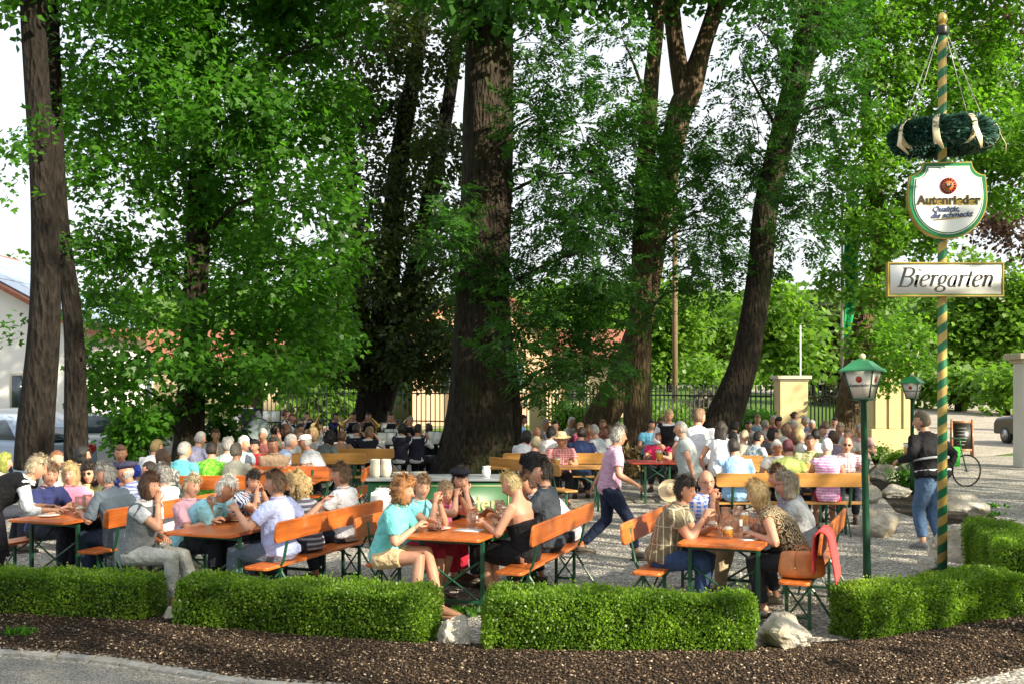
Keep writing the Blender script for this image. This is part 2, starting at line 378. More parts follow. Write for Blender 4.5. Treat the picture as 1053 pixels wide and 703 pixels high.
    def armtube(mb,a,infl,frac=1.0,m=12,hand=True):
        S_,E,Wr,sg=a; s0=S_+(sp(.40)-S_)*.35; f=.9 if female else 1.0
        pts=[s0,S_+Vector((0,0,-.005)),S_.lerp(E,.3),S_.lerp(E,.7),E]; f*=1.06; rd=[.05,.058*f,.053*f,.046*f,.042*f]
        if frac<=1 and frac<.999:
            cut=S_.lerp(E,frac) ; keep=[0,1]+[i for i,q in ((2,.3),(3,.7)) if q<frac]
            pts=[pts[i] for i in keep]+[cut]; rd=[rd[i] for i in keep]+[(.058-.012*frac)*f]
            mb.tube(pts,[r+infl for r in rd],m,round_=False); return
        mb.tube(pts+[E+(E-S_).normalized()*.01],[r+infl for r in rd]+[.03+infl],m)
        fr=min(frac-1,1) if frac>1 else 1
        q=[E-(Wr-E).normalized()*.02,E.lerp(Wr,.25),E.lerp(Wr,.6),Wr]; r2=[.036,.042*f,.034*f,.025*f]
        if frac>1:
            q=[q[0],E.lerp(Wr,.3*fr),E.lerp(Wr,.6*fr),E.lerp(Wr,fr)]
        mb.tube(q,[r+infl for r in r2],m)
    # legs
    LG=[]
    hj=.088
    for sg in (1,-1):
        H_=h0+Vector((sg*hj,0,-.02))
        if legpose: kn,an=legpose[0 if sg>0 else 1]; Kn=Vector(kn); An=Vector(an)
        elif pose=='sit':
            Kn=Vector((sg*.12,.42*(.75 if kid else 1),.54)); An=Vector((sg*.12,.40 if sg>0 else .30,.09))
            if kid: An=Vector((sg*.1,.35,.2))
        else: 
            An=Vector((sg*.10,-.02 if sg>0 else .06,.09)); Kn,_=ik(H_,An,.435,.41,(0,1,0))
        LG.append((H_,Kn,An,sg))
    def legtube(mb,l,infl,t0=0,t1=2.0,wide=1.0):
        H_,Kn,An,sg=l; f=(1.0 if female else 1.05)*(.5+.5*fat)
        st=[(-.12,.085),(0,.092),(.25,.086),(.55,.07),(.9,.058),(1.0,.056),(1.12,.052),(1.35,.054),(1.6,.044),(1.85,.034),(2.0,.033)]
        pts=[];rd=[]
        for t,r in st:
            if t>t1+1e-6: break
            p=H_.lerp(Kn,t) if t<=1 else Kn.lerp(An,t-1); pts.append(p); rd.append(r*f*wide+infl*(1+.5*max(t-1,0)))
        mb.tube(pts,rd,12,X1 if pose!='sit' else X1)
    bm_=MB(); torso(bm_,0)
    for a in AR: armtube(bm_,a,0)
    for l in LG:
        legtube(bm_,l,0); H_,Kn,An,sg=l; fd=Vector((0,1,0))
        bm_.tube([An+Vector((0,-.035,-.03)),An+Vector((0,.03,-.035)),An+Vector((0,.13,-.055)),An+Vector((0,.18,-.06))],[(.032,.036),(.036,.04),(.042,.024),(.03,.015)],8,X1)
    v,fs=remesh(bm_,vox)
    body=MB(); body.add(v,fs,0)
    skin=SKIN_T if tan else SKIN
    headscale=hs*(.93 if kid else (.97 if female else 1.02))
    add_head(body,HM,headscale,3,True)
    for S_,E,Wr,sg in AR:
        dv=(Wr-E).normalized(); up=Vector((-sg*.4,.1,-1)) 
        add_hand(body,Wr,dv,up,(.8 if kid else .92 if female else 1.02),sg,.7)
    name='person'
    hm=hairmat(HC[hairc] if hairc in HC else hairc)
    ob=link(name,body,[skin,LIPS,EYEW,hm,IRIS],None,root); ob.rotation_euler=(0,0,rz); ob.scale=(K,K,K)
    tag(ob,label,cat,group)
    if hstyle!='none': link('hair',hair_mesh(HM,hstyle,seed,headscale,s_px>80),[hm],ob)
    # clothes
    if shirt is not None:
        sh=MB(); torso(sh,.018,-.10 if pose!='sit' else -.06,.512 if not bare else .36); sh.tube([sp(-.075),sp(-.02),sp(.05)],[(.15,.125),(.182*b,.145*b),(.175*b,.14*b)],16,X1)
        if not bare:
            for a in AR: armtube(sh,a,.017 if sleeve<1 else .013,sleeve)
        v,fs=remesh(sh,vox,2)
        if s_px>42:
            v=np.array(v); ax=v*np.array([11,11,7.5])
            nz=np.array([noise.noise(Vector((p[0]+seed,p[1],p[2]*1.3)))+.5*noise.noise(Vector((p[0]*2.3+seed,p[1]*2.3,p[2]*2.0))) for p in ax]) if len(v)<60000 else 0
            c=v.mean(0); dr=v-c; dr[:,2]*=.2; dr/= (np.linalg.norm(dr,axis=1)[:,None]+1e-6); v=v+dr*(nz[:,None]*.013)
        q=MB(); q.add(v,fs); link('dress' if skirt=='dress' else 'shirt',q,[shirt],ob)
        if not bare and s_px>60 and skirt!='dress':
            q=MB(); c=neck0-neckdir*.012; rr=tube_rings([c,c+neckdir*.018,c+neckdir*.042,c+neckdir*.03],[(.088,.082),(.072,.070),(.069,.067),(.080,.078)],16,X1); q.loft(rr,cap=False)
            o=link('collar',q,[shirt],ob); sm=o.modifiers.new('t','SOLIDIFY'); sm.thickness=.006
    if stripes:
        for t_ in (.03,.17):
            q=MB(); q.tube([sp(t_),sp(t_+.022)],[(.172*b,.137*b)]*2,24,X1); link('jacket_stripe',q,[cloth((.7,.7,.72))],ob)
    if vest is not None:
        sh=MB(); torso(sh,.028,-.04,.49)
        for a in AR: armtube(sh,a,.02,.12)
        v,fs=remesh(sh,vox,2); q=MB(); q.add(v,fs); link('vest',q,[vest],ob)
    tm=cloth(trousers) if isinstance(trousers,tuple) else trousers
    t1=cover*2.0-.06 if cover<=1 else 2
    sh=MB(); 
    pts=[sp(-.09),sp(-.02),sp(.06)]; sh.tube(pts,[(.13,.105),(.168*b,.127*b),(.14*b,.10*b)],16,X1)
    if skirt:
        if pose=='sit': sh.tube([h0+Vector((0,-.02,-.02)),h0+Vector((0,.15,-.02)),h0+Vector((0,.32,-.01)),h0+Vector((0,.46,-.03)),h0+Vector((0,.5,-.2))],[(.2,.125),(.225,.128),(.225,.12),(.22,.10),(.19,.05)],16,X1)
        else: sh.tube([h0,h0+Vector((0,0,-.2)),h0+Vector((0,0,-.45))],[(.175,.13),(.2,.17),(.23,.2)],16,X1)
    else:
        for l in LG: legtube(sh,l,.014,0,t1)
    v,fs=remesh(sh,vox,2); q=MB(); q.add(v,fs); link('skirt' if skirt else ('trousers' if cover>.7 else 'shorts'),q,[tm],ob)
    sm=plain('shoe%s'%(shoes,),shoes,.5)
    for H_,Kn,An,sg in LG:
        q=MB(); q.tube([An+Vector((0,-.055,-.04)),An+Vector((0,0,-.03)),An+Vector((0,.1,-.05)),An+Vector((0,.17,-.062)),An+Vector((0,.2,-.068))],[(.034,.04),(.042,.055),(.048,.036),(.042,.026),(.02,.014)],10,X1); q.box((An.x-.045,An.y-.07,An.z-.09),(An.x+.045,An.y+.2,An.z-.072)); link('shoe',q,[sm],ob)
    if apron is not None:
        q=MB(); q.tube([sp(.03),h0+Vector((0,.03,-.12)),h0+Vector((0,.05,-.45))],[(.19*b,.15*b),(.2,.17),(.22,.19)],18,X1); link('apron',q,[apron],ob)
    if scarf is not None:
        q=MB(); q.tube([sp(.36)+Vector((0,-.02,.02)),sp(.2)+Vector((0,-.06,0)),sp(.0)+Vector((0,-.07,0)),sp(-.2)+Vector((0,-.10,-.08))],[(.235,.155),(.275,.17),(.32,.20),(.31,.19)],22,X1)
        vv,fs=remesh(q,.015,1); vv=np.array(vv); nz=np.array([noise.noise(Vector((p[0]*14,p[1]*14,p[2]*3))) for p in vv]); c=vv.mean(0); dr=(vv-c); dr[:,2]=0; dr/=np.linalg.norm(dr,axis=1)[:,None]+1e-6; vv=vv+dr*nz[:,None]*.03
        q=MB(); q.add(vv,fs); link('draped_jacket',q,[scarf],ob)
    if hat:
        M2=HM@Matrix.Scale(headscale,4); q=MB(); hk,hcol=hat
        if hk=='straw' or hk=='brim':
            q.lathe([(.17,.058),(.165,.050),(.10,.056),(.094,.06),(.092,.10),(.08,.135),(.05,.15),(.0,.148)],24,cap=False); 
        elif hk=='cap':
            q.lathe([(.088,.045),(.094,.06),(.09,.10),(.07,.13),(.03,.142),(0,.143)],20,cap=False); q.tube([(0,.07,.055),(0,.12,.053),(0,.155,.045)],[(.07,.006),(.062,.005),(.035,.004)],12,(1,0,0))
        elif hk=='flat':
            q.ell((0,-.005,.085),(.096,.12,.05),0,18,10); q.tube([(0,.07,.06),(0,.115,.056),(0,.135,.05)],[(.07,.01),(.06,.008),(.03,.005)],12,(1,0,0))
        elif hk=='beret': q.ell((0,-.005,.10),(.115,.125,.045),0,18,10)
        vv=np.concatenate(q.v); vv[:,1]=vv[:,1]*1.15-.004; q2=MB(); q2.add(tr(M2,vv),q.f); o=link('hat',q2,[cloth(hcol)],ob)
        if hk in('straw','brim','cap'): sm=o.modifiers.new('t','SOLIDIFY'); sm.thickness=.006
    if glasses:
        q=MB(); M2=HM@Matrix.Scale(headscale,4)
        for sg in (-1,1):
            if glasses=='sun': q.ell((sg*.031,.094,.016),(.026,.005,.019),0,10,6)
            else: q.tube([(sg*.031+.022*math.cos(a),.096,.014+.016*math.sin(a)) for a in np.linspace(0,2*PI,13)],[.0018]*13,5)
            q.tube([(sg*.052,.092,.02),(sg*.076,.04,.018),(sg*.082,-.01,.012)],[.002]*3,5)
        q.tube([(-.01,.1,.02),(.01,.1,.02)],[.002]*2,5)
        q2=MB(); q2.add(tr(M2,np.concatenate(q.v)),q.f); link('glasses',q2,[plain('spectacles',(.02,.02,.02),.2,0,5,0)],ob)
    ob['_hd']=0; del ob['_hd']
    return ob
# ---------------------------------------------------------------- furniture
ORANGE=woodmat('orange_varnished_wood',(.42,.095,.016),(.62,.17,.03)); OCHRE=woodmat('ochre_varnished_wood',(.42,.2,.05),(.56,.29,.08))
GREENM=plain('green_painted_steel',(.012,.07,.035),.4,.2,8,.001); DKM=plain('dark_steel',(.02,.03,.025),.45,.2,8,.001)
def rrect(w,h,r,n=5):
    out=[]
    for cx,cy,a0 in ((w/2-r,h/2-r,0),(-w/2+r,h/2-r,PI/2),(-w/2+r,-h/2+r,PI),(w/2-r,-h/2+r,3*PI/2)):
        for i in range(n+1):
            a=a0+PI/2*i/n; out.append((cx+r*math.cos(a),cy+r*math.sin(a)))
    return out
def bar(mb,a,b,w=.02,t=None):
    t=t or w; mb.tube([a,b],[(w*.7,t*.7)]*2,4,None)
_T={}
def table(x,y,h,label,wood=ORANGE,L=2.2,Wd=.76):
    key=('t',wood.name)
    rz=-math.radians(h-90)
    if key not in _T:
        r=empty('beer_table',(x,y,0),rz)
        top=MB(); top.prism(rrect(L,Wd,.05),.722,.752); link('tabletop',top,wood,r,bevel=.006)
        for s in (-1,1):
            q=MB(); xx=s*(L/2-.28)
            for t in (-1,1):
                q.box((xx-.018,t*(Wd/2-.07)-.018,0),(xx+.018,t*(Wd/2-.07)+.018,.705)); 
            q.box((xx-.016,-Wd/2+.09,.10),(xx+.016,Wd/2-.09,.13)); q.box((xx-.016,-Wd/2+.09,.665),(xx+.016,Wd/2-.09,.70))
            bar(q,(xx,-Wd/2+.09,.12),(xx,Wd/2-.1,.5),.018); bar(q,(xx,Wd/2-.09,.12),(xx,-Wd/2+.1,.5),.018)
            for t in(-1,1): bar(q,(xx,t*(Wd/2-.12),.42),(xx-s*.42,t*(Wd/2-.12),.70),.016)
            link('leg_frame',q,GREENM,r,bevel=.003)
        q=MB(); q.box((-L/2+.2,-.3,.700),(-L/2+.24,.3,.7205)); q.box((L/2-.24,-.3,.700),(L/2-.2,.3,.7205)); q.box((-.6,-.02,.69),(.6,.02,.7205)); link('crossbar',q,GREENM,r)
        _T[key]=r
    else: r=copy_tree(_T[key]); r.location=(x,y,0); r.rotation_euler=(0,0,rz)
    return tag(r,label,'table','beer garden tables')
def bench(x,y,h,label,wood=ORANGE,back=True,L=2.2):
    key=('b',wood.name,back); rz=-math.radians(h)
    if key not in _T:
        r=empty('beer_bench',(x,y,0),rz)
        top=MB(); top.prism(rrect(L,.27,.045),.437,.465); link('seat',top,wood,r,bevel=.006)
        for s in (-1,1):
            q=MB(); xx=s*(L/2-.3)
            for t in (-1,1): q.box((xx-.015,t*.1-.015,0),(xx+.015,t*.1+.015,.42))
            q.box((xx-.013,-.088,.09),(xx+.013,.088,.115)); q.box((xx-.013,-.088,.39),(xx+.013,.088,.415))
            bar(q,(xx,-.09,.11),(xx,.09,.36),.015); bar(q,(xx,.09,.11),(xx,-.09,.36),.015)
            bar(q,(xx,0,.3),(xx-s*.34,0,.425),.015)
            if back: bar(q,(xx,-.10,.40),(xx,-.36,.01),.02)
            link('leg_frame',q,GREENM,r,bevel=.003)
            if back:
                q=MB(); xx=s*(L/2-.25); q.tube([(xx,-.10,.40),(xx,-.16,.50),(xx,-.206,.72),(xx,-.215,.84)],[(.022,.012)]*4,6,(1,0,0)); link('back_support',q,GREENM,r)
        if back:
            q=MB(); pr=rrect(L,.20,.05); M=Matrix.Translation((0,-.225,.80))@Matrix.Rotation(math.radians(7),4,'X')
            v0=[M@Vector((a,-.014,b)) for a,b in pr]; v1=[M@Vector((a,.014,b)) for a,b in pr]; q.loft([[tuple(p) for p in v0],[tuple(p) for p in v1]])
            link('backrest',q,wood,r,bevel=.006)
        _T[key]=r
    else: r=copy_tree(_T[key]); r.location=(x,y,0); r.rotation_euler=(0,0,rz)
    return tag(r,label,'bench','beer garden benches')
def tset(x,y,h,names,wood=ORANGE,off=.66,backs=(True,True),skip=()):
    a=math.radians(h); v=(math.cos(a),-math.sin(a))
    table(x,y,h,names[0],wood)
    if 1 not in skip: bench(x-v[0]*off,y-v[1]*off,h+90,names[1],wood,backs[0])
    if 2 not in skip: bench(x+v[0]*off,y+v[1]*off,h-90,names[2],wood,backs[1])
tset(2.24,10.98,21.8,('orange beer table with mugs and bottles nearest the lamp post','orange bench under the man in the striped olive shirt, sunlit backrest','orange bench holding the brown handbag at its near end'))
tset(-.31,11.47,18.7,('orange beer table where the curly haired woman in teal sits','orange bench the curly haired woman in teal sits on','orange bench behind the woman in the backless black dress'))
tset(-2.66,11.75,20,('orange beer table in front of the grey haired man in light blue','orange bench under the woman in the grey vest, in front of the hedge','orange bench whose backrest the man in lavender blue lays his arm on'),backs=(False,True))
tset(-4.62,12.75,20,('dark orange beer table beside the bending waitress at far left','bench beyond the far left table, behind the waitress','orange bench beside the man with a blue grey jacket over his shoulders'),backs=(False,True))
def bset(px,Y,names,wood,dy=.66,L2=True):
    x=X(px,Y); bench(x,Y,0,names[0],wood)
    table(x,Y+.66,90,names[1],wood)
    if L2: bench(x,Y+1.32,180,names[2],wood)
bset(240,15.9,('orange bench seen from behind, under the man in teal and the woman in lime green','orange table in front of the woman in the lime green patterned top','orange bench facing the camera, left of the man in tan with crossed arms'),ORANGE)
bset(811,16.3,('long ochre bench seen from behind, under the woman in pink stripes','ochre table between the woman in pink stripes and the man in red check','ochre bench facing the camera, under the man in red check'),OCHRE)
bset(812,20.2,('ochre bench second row on the right, behind the white haired woman','table of the second row on the right','ochre bench facing the camera in the second row on the right'),OCHRE)
bset(318,20.8,('ochre bench behind the man in the white cap, second plank from the front','table behind the dark haired woman in dark grey','ochre bench facing the camera in front of the seated band'),OCHRE,L2=False)
bench(X(350,22.3),22.3,0,'ochre bench with its back to us closest to the seated band',OCHRE)
bench(X(550,18.7),18.9,58,'dark ochre bench right of the huge trunk, behind the woman in black',OCHRE)
table(X(565,19.4),19.4,90,'table of the man in the straw hat, right of the huge trunk',OCHRE)
bench(X(578,20.8),20.9,0,'ochre bench under the man in the navy shirt, beyond the straw hat',OCHRE)
table(X(575,22.2),21.8,90,'table beyond the man in the navy shirt',OCHRE)
tset(X(324,17.7),17.9,1,('ochre table in front of the man in tan with crossed arms','orange bench under the man with crossed arms','orange bench under the man in the pale blue shirt beyond the boy'),ORANGE)
table(X(676,20.3),20.6,90,'red edged table beside the waitress under the straight trunk',woodmat('red_wood',(.3,.03,.02),(.4,.06,.03)),L=1.0)
# ---------------------------------------------------------------- table things
GL=bpy.data.materials.new('clear_glass'); nt=nodes(GL)
_b,_o=finish(nt,(.93,.97,.97),.03,trans=1.0); _t=nt.nodes.new('ShaderNodeBsdfTransparent'); _m=nt.nodes.new('ShaderNodeMixShader'); _m.inputs[0].default_value=.45
nt.links.new(_b.outputs[0],_m.inputs[1]); nt.links.new(_t.outputs[0],_m.inputs[2]); nt.links.new(_m.outputs[0],_o.inputs[0])
BEER=plain('beer',(.75,.36,.03),.1,.06,8,0,spec=.6); DARKB=plain('dark_beer',(.09,.03,.015),.1,.1,8,0); FOAM=plain('foam',(.85,.82,.72),.8,.04,40,.002); COLA=plain('cola',(.05,.015,.01),.08,.1,8,0); REDD=plain('red_drink',(.4,.02,.03),.1,.1,8,0)
PAPER=plain('white_paper',(.78,.78,.75),.8,.05,5,0); CERAM=plain('white_ceramic',(.7,.69,.62),.25,.05,5,0); WHITE=plain('white_paint',(.78,.78,.75),.5,.05,5,0)
_I={}
def mug(p,fill,label,liq=BEER,sc_=1.0,rz=0.0,head=True):
    r=empty('beer_mug',p,rz,label,'beer mug','beer mugs'); r.scale=(sc_,)*3
    k=('m',fill,liq.name,head)
    if k not in _I:
        q=MB(); q.lathe([(.044,0),(.05,.008),(.05,.03),(.047,.05),(.05,.075),(.05,.16),(.052,.185),(.048,.186),(.045,.16),(.045,.02),(.0,.016)],18,cap=False); g=q.mesh('glass')
        q=MB(); q.lathe([(0,.018),(.0435,.022),(.0435,.022+fill*.14),(0,.022+fill*.14)],16,cap=False); l=q.mesh('beer')
        q=MB(); h=.0225+fill*.14; q.lathe([(0,h),(.0432,h),(.0432,h+.016),(.02,h+.022),(0,h+.022)],16,cap=False); f=q.mesh('foam')
        q=MB(); q.tube([(.048,0,.15),(.075,0,.158),(.09,0,.13),(.09,0,.07),(.075,0,.045),(.048,0,.05)],[.008]*6,8,(0,1,0)); h_=q.mesh('handle')
        _I[k]=(g,l,f,h_)
    g,l,f,h_=_I[k]
    link('glass',g,GL,r); link('handle',h_,GL,r)
    if fill>0: link('beer',l,liq,r); 
    if fill>0 and head: link('foam',f,FOAM,r)
    return r
def bottle(p,label,liq=None,h=.23):
    r=empty('glass_bottle',p,0,label,'bottle','glass bottles on the tables')
    k=('bt',h)
    if k not in _I:
        q=MB(); q.lathe([(0,0),(.03,0),(.032,.006),(.032,h*.52),(.026,h*.66),(.013,h*.8),(.0125,h*.96),(.0145,h*.97),(.0145,h),(.010,h)],16,cap=False); a=q.mesh('glass')
        q=MB(); q.lathe([(.0325,h*.16),(.0325,h*.44)],16,cap=False); b=q.mesh('paper_label')
        q=MB(); q.lathe([(.0155,h*.965),(.0155,h*1.01),(0,h*1.012)],12,cap=False); c=q.mesh('cap'); _I[k]=(a,b,c)
    a,b,c=_I[k]; link('glass',a,GL,r); link('paper_label',b,PAPER,r); link('cap',c,CERAM,r)
    if liq is not None:
        q=MB(); q.lathe([(0,.004),(.029,.006),(.029,h*.45),(0,h*.45)],14,cap=False); link('drink',q,liq,r)
    return r
def tumbler(p,label,liq=None,fill=.5,h=.13):
    r=empty('drinking_glass',p,0,label,'glass','drinking glasses on the tables')
    q=MB(); q.lathe([(.026,0),(.03,h*.5),(.036,h),(.033,h),(.027,h*.5),(.024,.01),(0,.009)],16,cap=False); link('glass',q,GL,r)
    if liq is not None: q=MB(); q.lathe([(0,.012),(.0235,.012),(.0235+.008*fill,h*fill),(0,h*fill)],14,cap=False); link('drink',q,liq,r)
    return r
def plate(p,label,food=None):
    r=empty('plate',p,0,label,'plate','plates on the tables'); q=MB(); q.lathe([(0,.004),(.07,.004),(.12,.016),(.12,.02),(.07,.01),(0,.009)],24,cap=False); link('dish',q,CERAM,r)
    if food:
        q=MB()
        for i in range(5): q.ell((random.uniform(-.04,.04),random.uniform(-.04,.04),.02),(.03,.022,.016),0,8,6)
        link('food',q,plain('food%s'%(food,),food,.6,.3,30,.004),r)
    return r
def at(T,a,b,z=.7525):   # table coords: a along depth from centre, b across
    (x,y,h)=T; t=math.radians(h); return (x+math.sin(t)*a+math.cos(t)*b,y+math.cos(t)*a-math.sin(t)*b,z)
T3=(2.24,10.98,21.8);T2=(-.31,11.47,18.7);T1=(-2.66,11.75,20);T0=(-4.62,12.75,20)
mug(at(T3,-.62,.0),.42,'half full beer mug nearest the front edge of the right table',rz=2.5); mug(at(T3,.1,.02),.8,'full beer mug farther back among the bottles of the right table',rz=.5)
mug(at(T3,-.3,.0),0,'empty glass mug behind the half full one on the right table',rz=1)
bottle(at(T3,-.45,.14),'small clear bottle left of the blonde woman in the patterned top'); bottle(at(T3,-.25,.22),'second clear bottle near the blonde woman in the patterned top'); bottle(at(T3,.25,.24),'tall clear bottle at the back of the right table',None,.27)
tumbler(at(T3,-.5,.24),'water glass near the elbow of the blonde woman in the patterned top',None); tumbler(at(T3,-.1,-.1),'glass in front of the bald man in blue check',None); tumbler(at(T3,-.05,.12),'short glass between the bottles on the right table',None)
mug(at(T3,.45,-.1),.5,'beer mug before the half hidden man on the right table',rz=2); mug(at(T3,-.15,-.24),.25,'nearly empty mug beside the bald man in blue check',rz=3); mug(at(T3,.3,-.2),0,'empty mug at the far left of the right table',rz=.2)
tumbler(at(T3,-.32,.3),'tall glass by the blonde woman in the patterned top',None); tumbler(at(T3,.0,.28),'small glass before the woman with fair grey hair',COLA,.3); bottle(at(T3,.05,-.02),'clear bottle in the middle of the right table')
mug(at(T2,.55,.0),.6,'beer mug before the man in the black beret',rz=2); tumbler(at(T2,.2,-.15),'clear glass between the girl in pink and the mugs'); tumbler(at(T2,-.3,.25),'clear glass beside the food plate of the centre table'); mug(at(T2,.62,.28),.1,'nearly empty mug at the far end of the centre table',rz=1)
plate(at(T1,-.1,-.2,.753),'plate of food before the man in light blue',(.4,.25,.1)); mug(at(T1,.5,-.05),.5,'beer mug before the boy on the left centre table'); tumbler(at(T1,-.2,.1),'glass at the near side of the left centre table'); bottle(at(T1,.35,.1),'clear bottle beside the boy on the left centre table')
mug(at(T0,-.05,.2),.6,'beer mug before the man in the blue grey jacket',rz=2); bottle(at(T0,.1,.0),'clear bottle in the middle of the far left table'); plate(at(T0,-.75,-.15,.753),'plate at the front end of the far left table')
q=MB(); q.box((-.09,-.06,0),(.09,.06,.002)); o=link('napkin',q,PAPER,None,at(T3,-.62,.2)); o.rotation_euler=(0,0,.4); tag(o,'white paper napkin on the front of the right table','napkin')
mug(at(T2,.3,.1),.35,'beer mug with a little beer in the middle of the centre table',rz=1); mug(at(T2,-.35,.02),0,'empty glass mug near the front of the centre table',rz=2); mug(at(T2,.05,.22),.3,'beer mug nearest the blonde woman in black',rz=.4)
tumbler(at(T2,-.72,-.18),'glass with a last sip of cola at the front of the centre table',COLA,.28,.15); tumbler(at(T2,-.1,-.05),'glass of red drink before the girl in pink',REDD,.4); 
bottle(at(T2,.45,.2),'left one of two clear bottles behind the mugs on the centre table'); bottle(at(T2,.5,.38),'bottle with red drink on the centre table',REDD); bottle(at(T2,-.15,-.02),'white labelled bottle in the middle of the centre table')
plate(at(T2,-.05,.25,.753),'plate with food beside the blonde woman in black',(.5,.3,.12)); plate(at(T2,-.55,-.25,.753),'plate with red food before the curly haired woman',(.45,.06,.05))
q=MB(); q.box((-.14,-.1,0),(.14,.1,.003)); o=link('menu_card',q,PAPER,None,at(T2,-.5,.05)); o.rotation_euler=(0,0,-.3); tag(o,'white menu sheet lying at the front of the centre table','menu')
mug(at(T1,.05,.0),.75,'beer mug between the man in light blue and the man in lavender blue',rz=2.2); tumbler(at(T1,.12,.16),'clear glass right of the beer mug on the left centre table'); mug(at(T1,.2,.22),0,'empty mug by the left hand of the man in lavender blue',rz=1)
mug(at(T0,-.6,.15),.3,'glass jug with a little beer at the end of the far left table',sc_=1.15,rz=1); mug(at(T0,-.2,-.1),.0,'empty mug behind the jug on the far left table'); tumbler(at(T0,-.45,-.05),'glass standing by the waitress at the far left table')
for i,(px,Y,z) in enumerate([(836,16.9,.753),(800,16.95,.753),(770,17,.753)]): mug((X(px,Y),Y,z),.6,('beer mug before the man in the green check shirt','beer mug before the white haired woman facing us','beer mug in front of the man in light blue seen from behind')[i])
mug((X(573,19.2),19.2,.753),.7,'beer mug in front of the man in the straw hat'); mug((X(678,20.3),20.3,.753),.8,'tall full beer mug on the red edged table',sc_=1.3)
mug((X(543,19.3),19.3,.753),.2,'nearly empty mug left of the man in the straw hat'); mug((X(318,17.6),17.6,.753),.5,'dark beer mug before the man in the white cap',DARKB)
mug((X(200,16.6),16.6,.753),.6,'beer mug in front of the man in teal seen from behind'); mug((X(262,16.5),16.5,.753),.5,'beer mug near the grey haired man in beige')
# handbag, red sweater, hat on bench end
TAN=plain('tan_leather',(.52,.18,.05),.42,.25,9,.004)
def handbag():
    h=T3[2]; a=math.radians(h); c=Vector((2.89-.371*.86,10.72-.928*.86,.466))
    r=empty('handbag',c,-math.radians(0),'tan brown leather handbag on the near end of the right bench','handbag')
    q=MB(); q.tube([(0,0,0),(0,0,.04),(0,0,.14),(0,0,.22),(0,0,.245)],[(.19,.10),(.215,.115),(.20,.095),(.185,.06),(.18,.03)],28,(1,0,0)); v=np.concatenate(q.v)
    q2=MB(); q2.add(v,q.f); o=link('bag_body',q2,TAN,r); o.modifiers.new('s','SUBSURF').levels=1; o.modifiers['s'].render_levels=1
    for s in(-1,1):
        q=MB(); q.tube([(-.07,s*.095,.1),(-.08,s*.09,.2),(-.05,s*.08-.02,.27),(0,s*.07-.03,.29),(.05,s*.08-.02,.27),(.08,s*.09,.2),(.07,s*.095,.1)],[(.008,.006)]*7,6,(0,1,0)); link('strap',q,TAN,r)
    for s in (-1,1): q=MB(); q.lathe([(0,0),(.012,0),(.012,.004),(0,.006)],10); o=link('buckle',q,plain('brass',(.6,.42,.15),.3,.1,5,0,metal=1),r,(s*.075,-.112,.1)); o.rotation_euler=(PI/2,0,0)
    r.rotation_euler=(0,0,-.1)
handbag()
a_=math.radians(21.8); U=Vector((math.sin(a_),math.cos(a_),0)); V_=Vector((math.cos(a_),-math.sin(a_),0)); c0=Vector((2.24,10.98,0))+V_*(.66+.225)-U*.88
path=[(-.05,.56),(-.055,.66),(-.05,.76),(-.045,.86),(-.02,.915),(.015,.92),(.05,.88),(.065,.78),(.085,.68),(.105,.58),(.12,.50)]
q=MB(); vv=[]
for i,(o_,z_) in enumerate(path):
    for j in range(25):
        t=(j/24-.5)*.36*(1+.25*max(0,i-5)/5-.15*(i<3)); w_=.022*math.sin(j*1.3+.25*i)*(1 if i not in(4,5) else .3)+.018*noise.noise(Vector((j*.4,i*.5,3))); w_=abs(w_)*(1 if o_>0 else -1)
        p=c0+V_*(o_+w_)+U*t; vv.append((p.x,p.y,z_+.012*noise.noise(Vector((j*.3,i*.9,1)))*2-(.05*math.sin(j*.8)**2 if i in(0,10) else 0)))
q.add(vv,[(i*25+j,i*25+j+1,(i+1)*25+j+1,(i+1)*25+j) for i in range(len(path)-1) for j in range(24)])
o=link('red_cardigan',q,cloth((.62,.06,.06))); sm=o.modifiers.new('t','SOLIDIFY'); sm.thickness=.018; sm.offset=0; ss=o.modifiers.new('s','SUBSURF'); ss.levels=1; ss.render_levels=1; tag(o,'coral red cardigan hanging over the bench back beside the handbag','cardigan')
q=MB(); hx,hy=1.74,12.25
q.lathe([(.19,0),(.185,-.006),(.11,.004),(.10,.008),(.095,.06),(.08,.1),(.04,.115),(0,.117)],28,cap=False); o=link('straw_hat',q,plain('straw',(.66,.52,.32),.8,.15,60,.003),None,(hx,hy,1.02)); o.scale=(.72,.72,.72); o.rotation_euler=(math.radians(50),math.radians(-38),math.radians(20)); sm=o.modifiers.new('t','SOLIDIFY'); sm.thickness=.006
tag(o,'pale straw sun hat on the bench end behind the man in striped olive','hat')
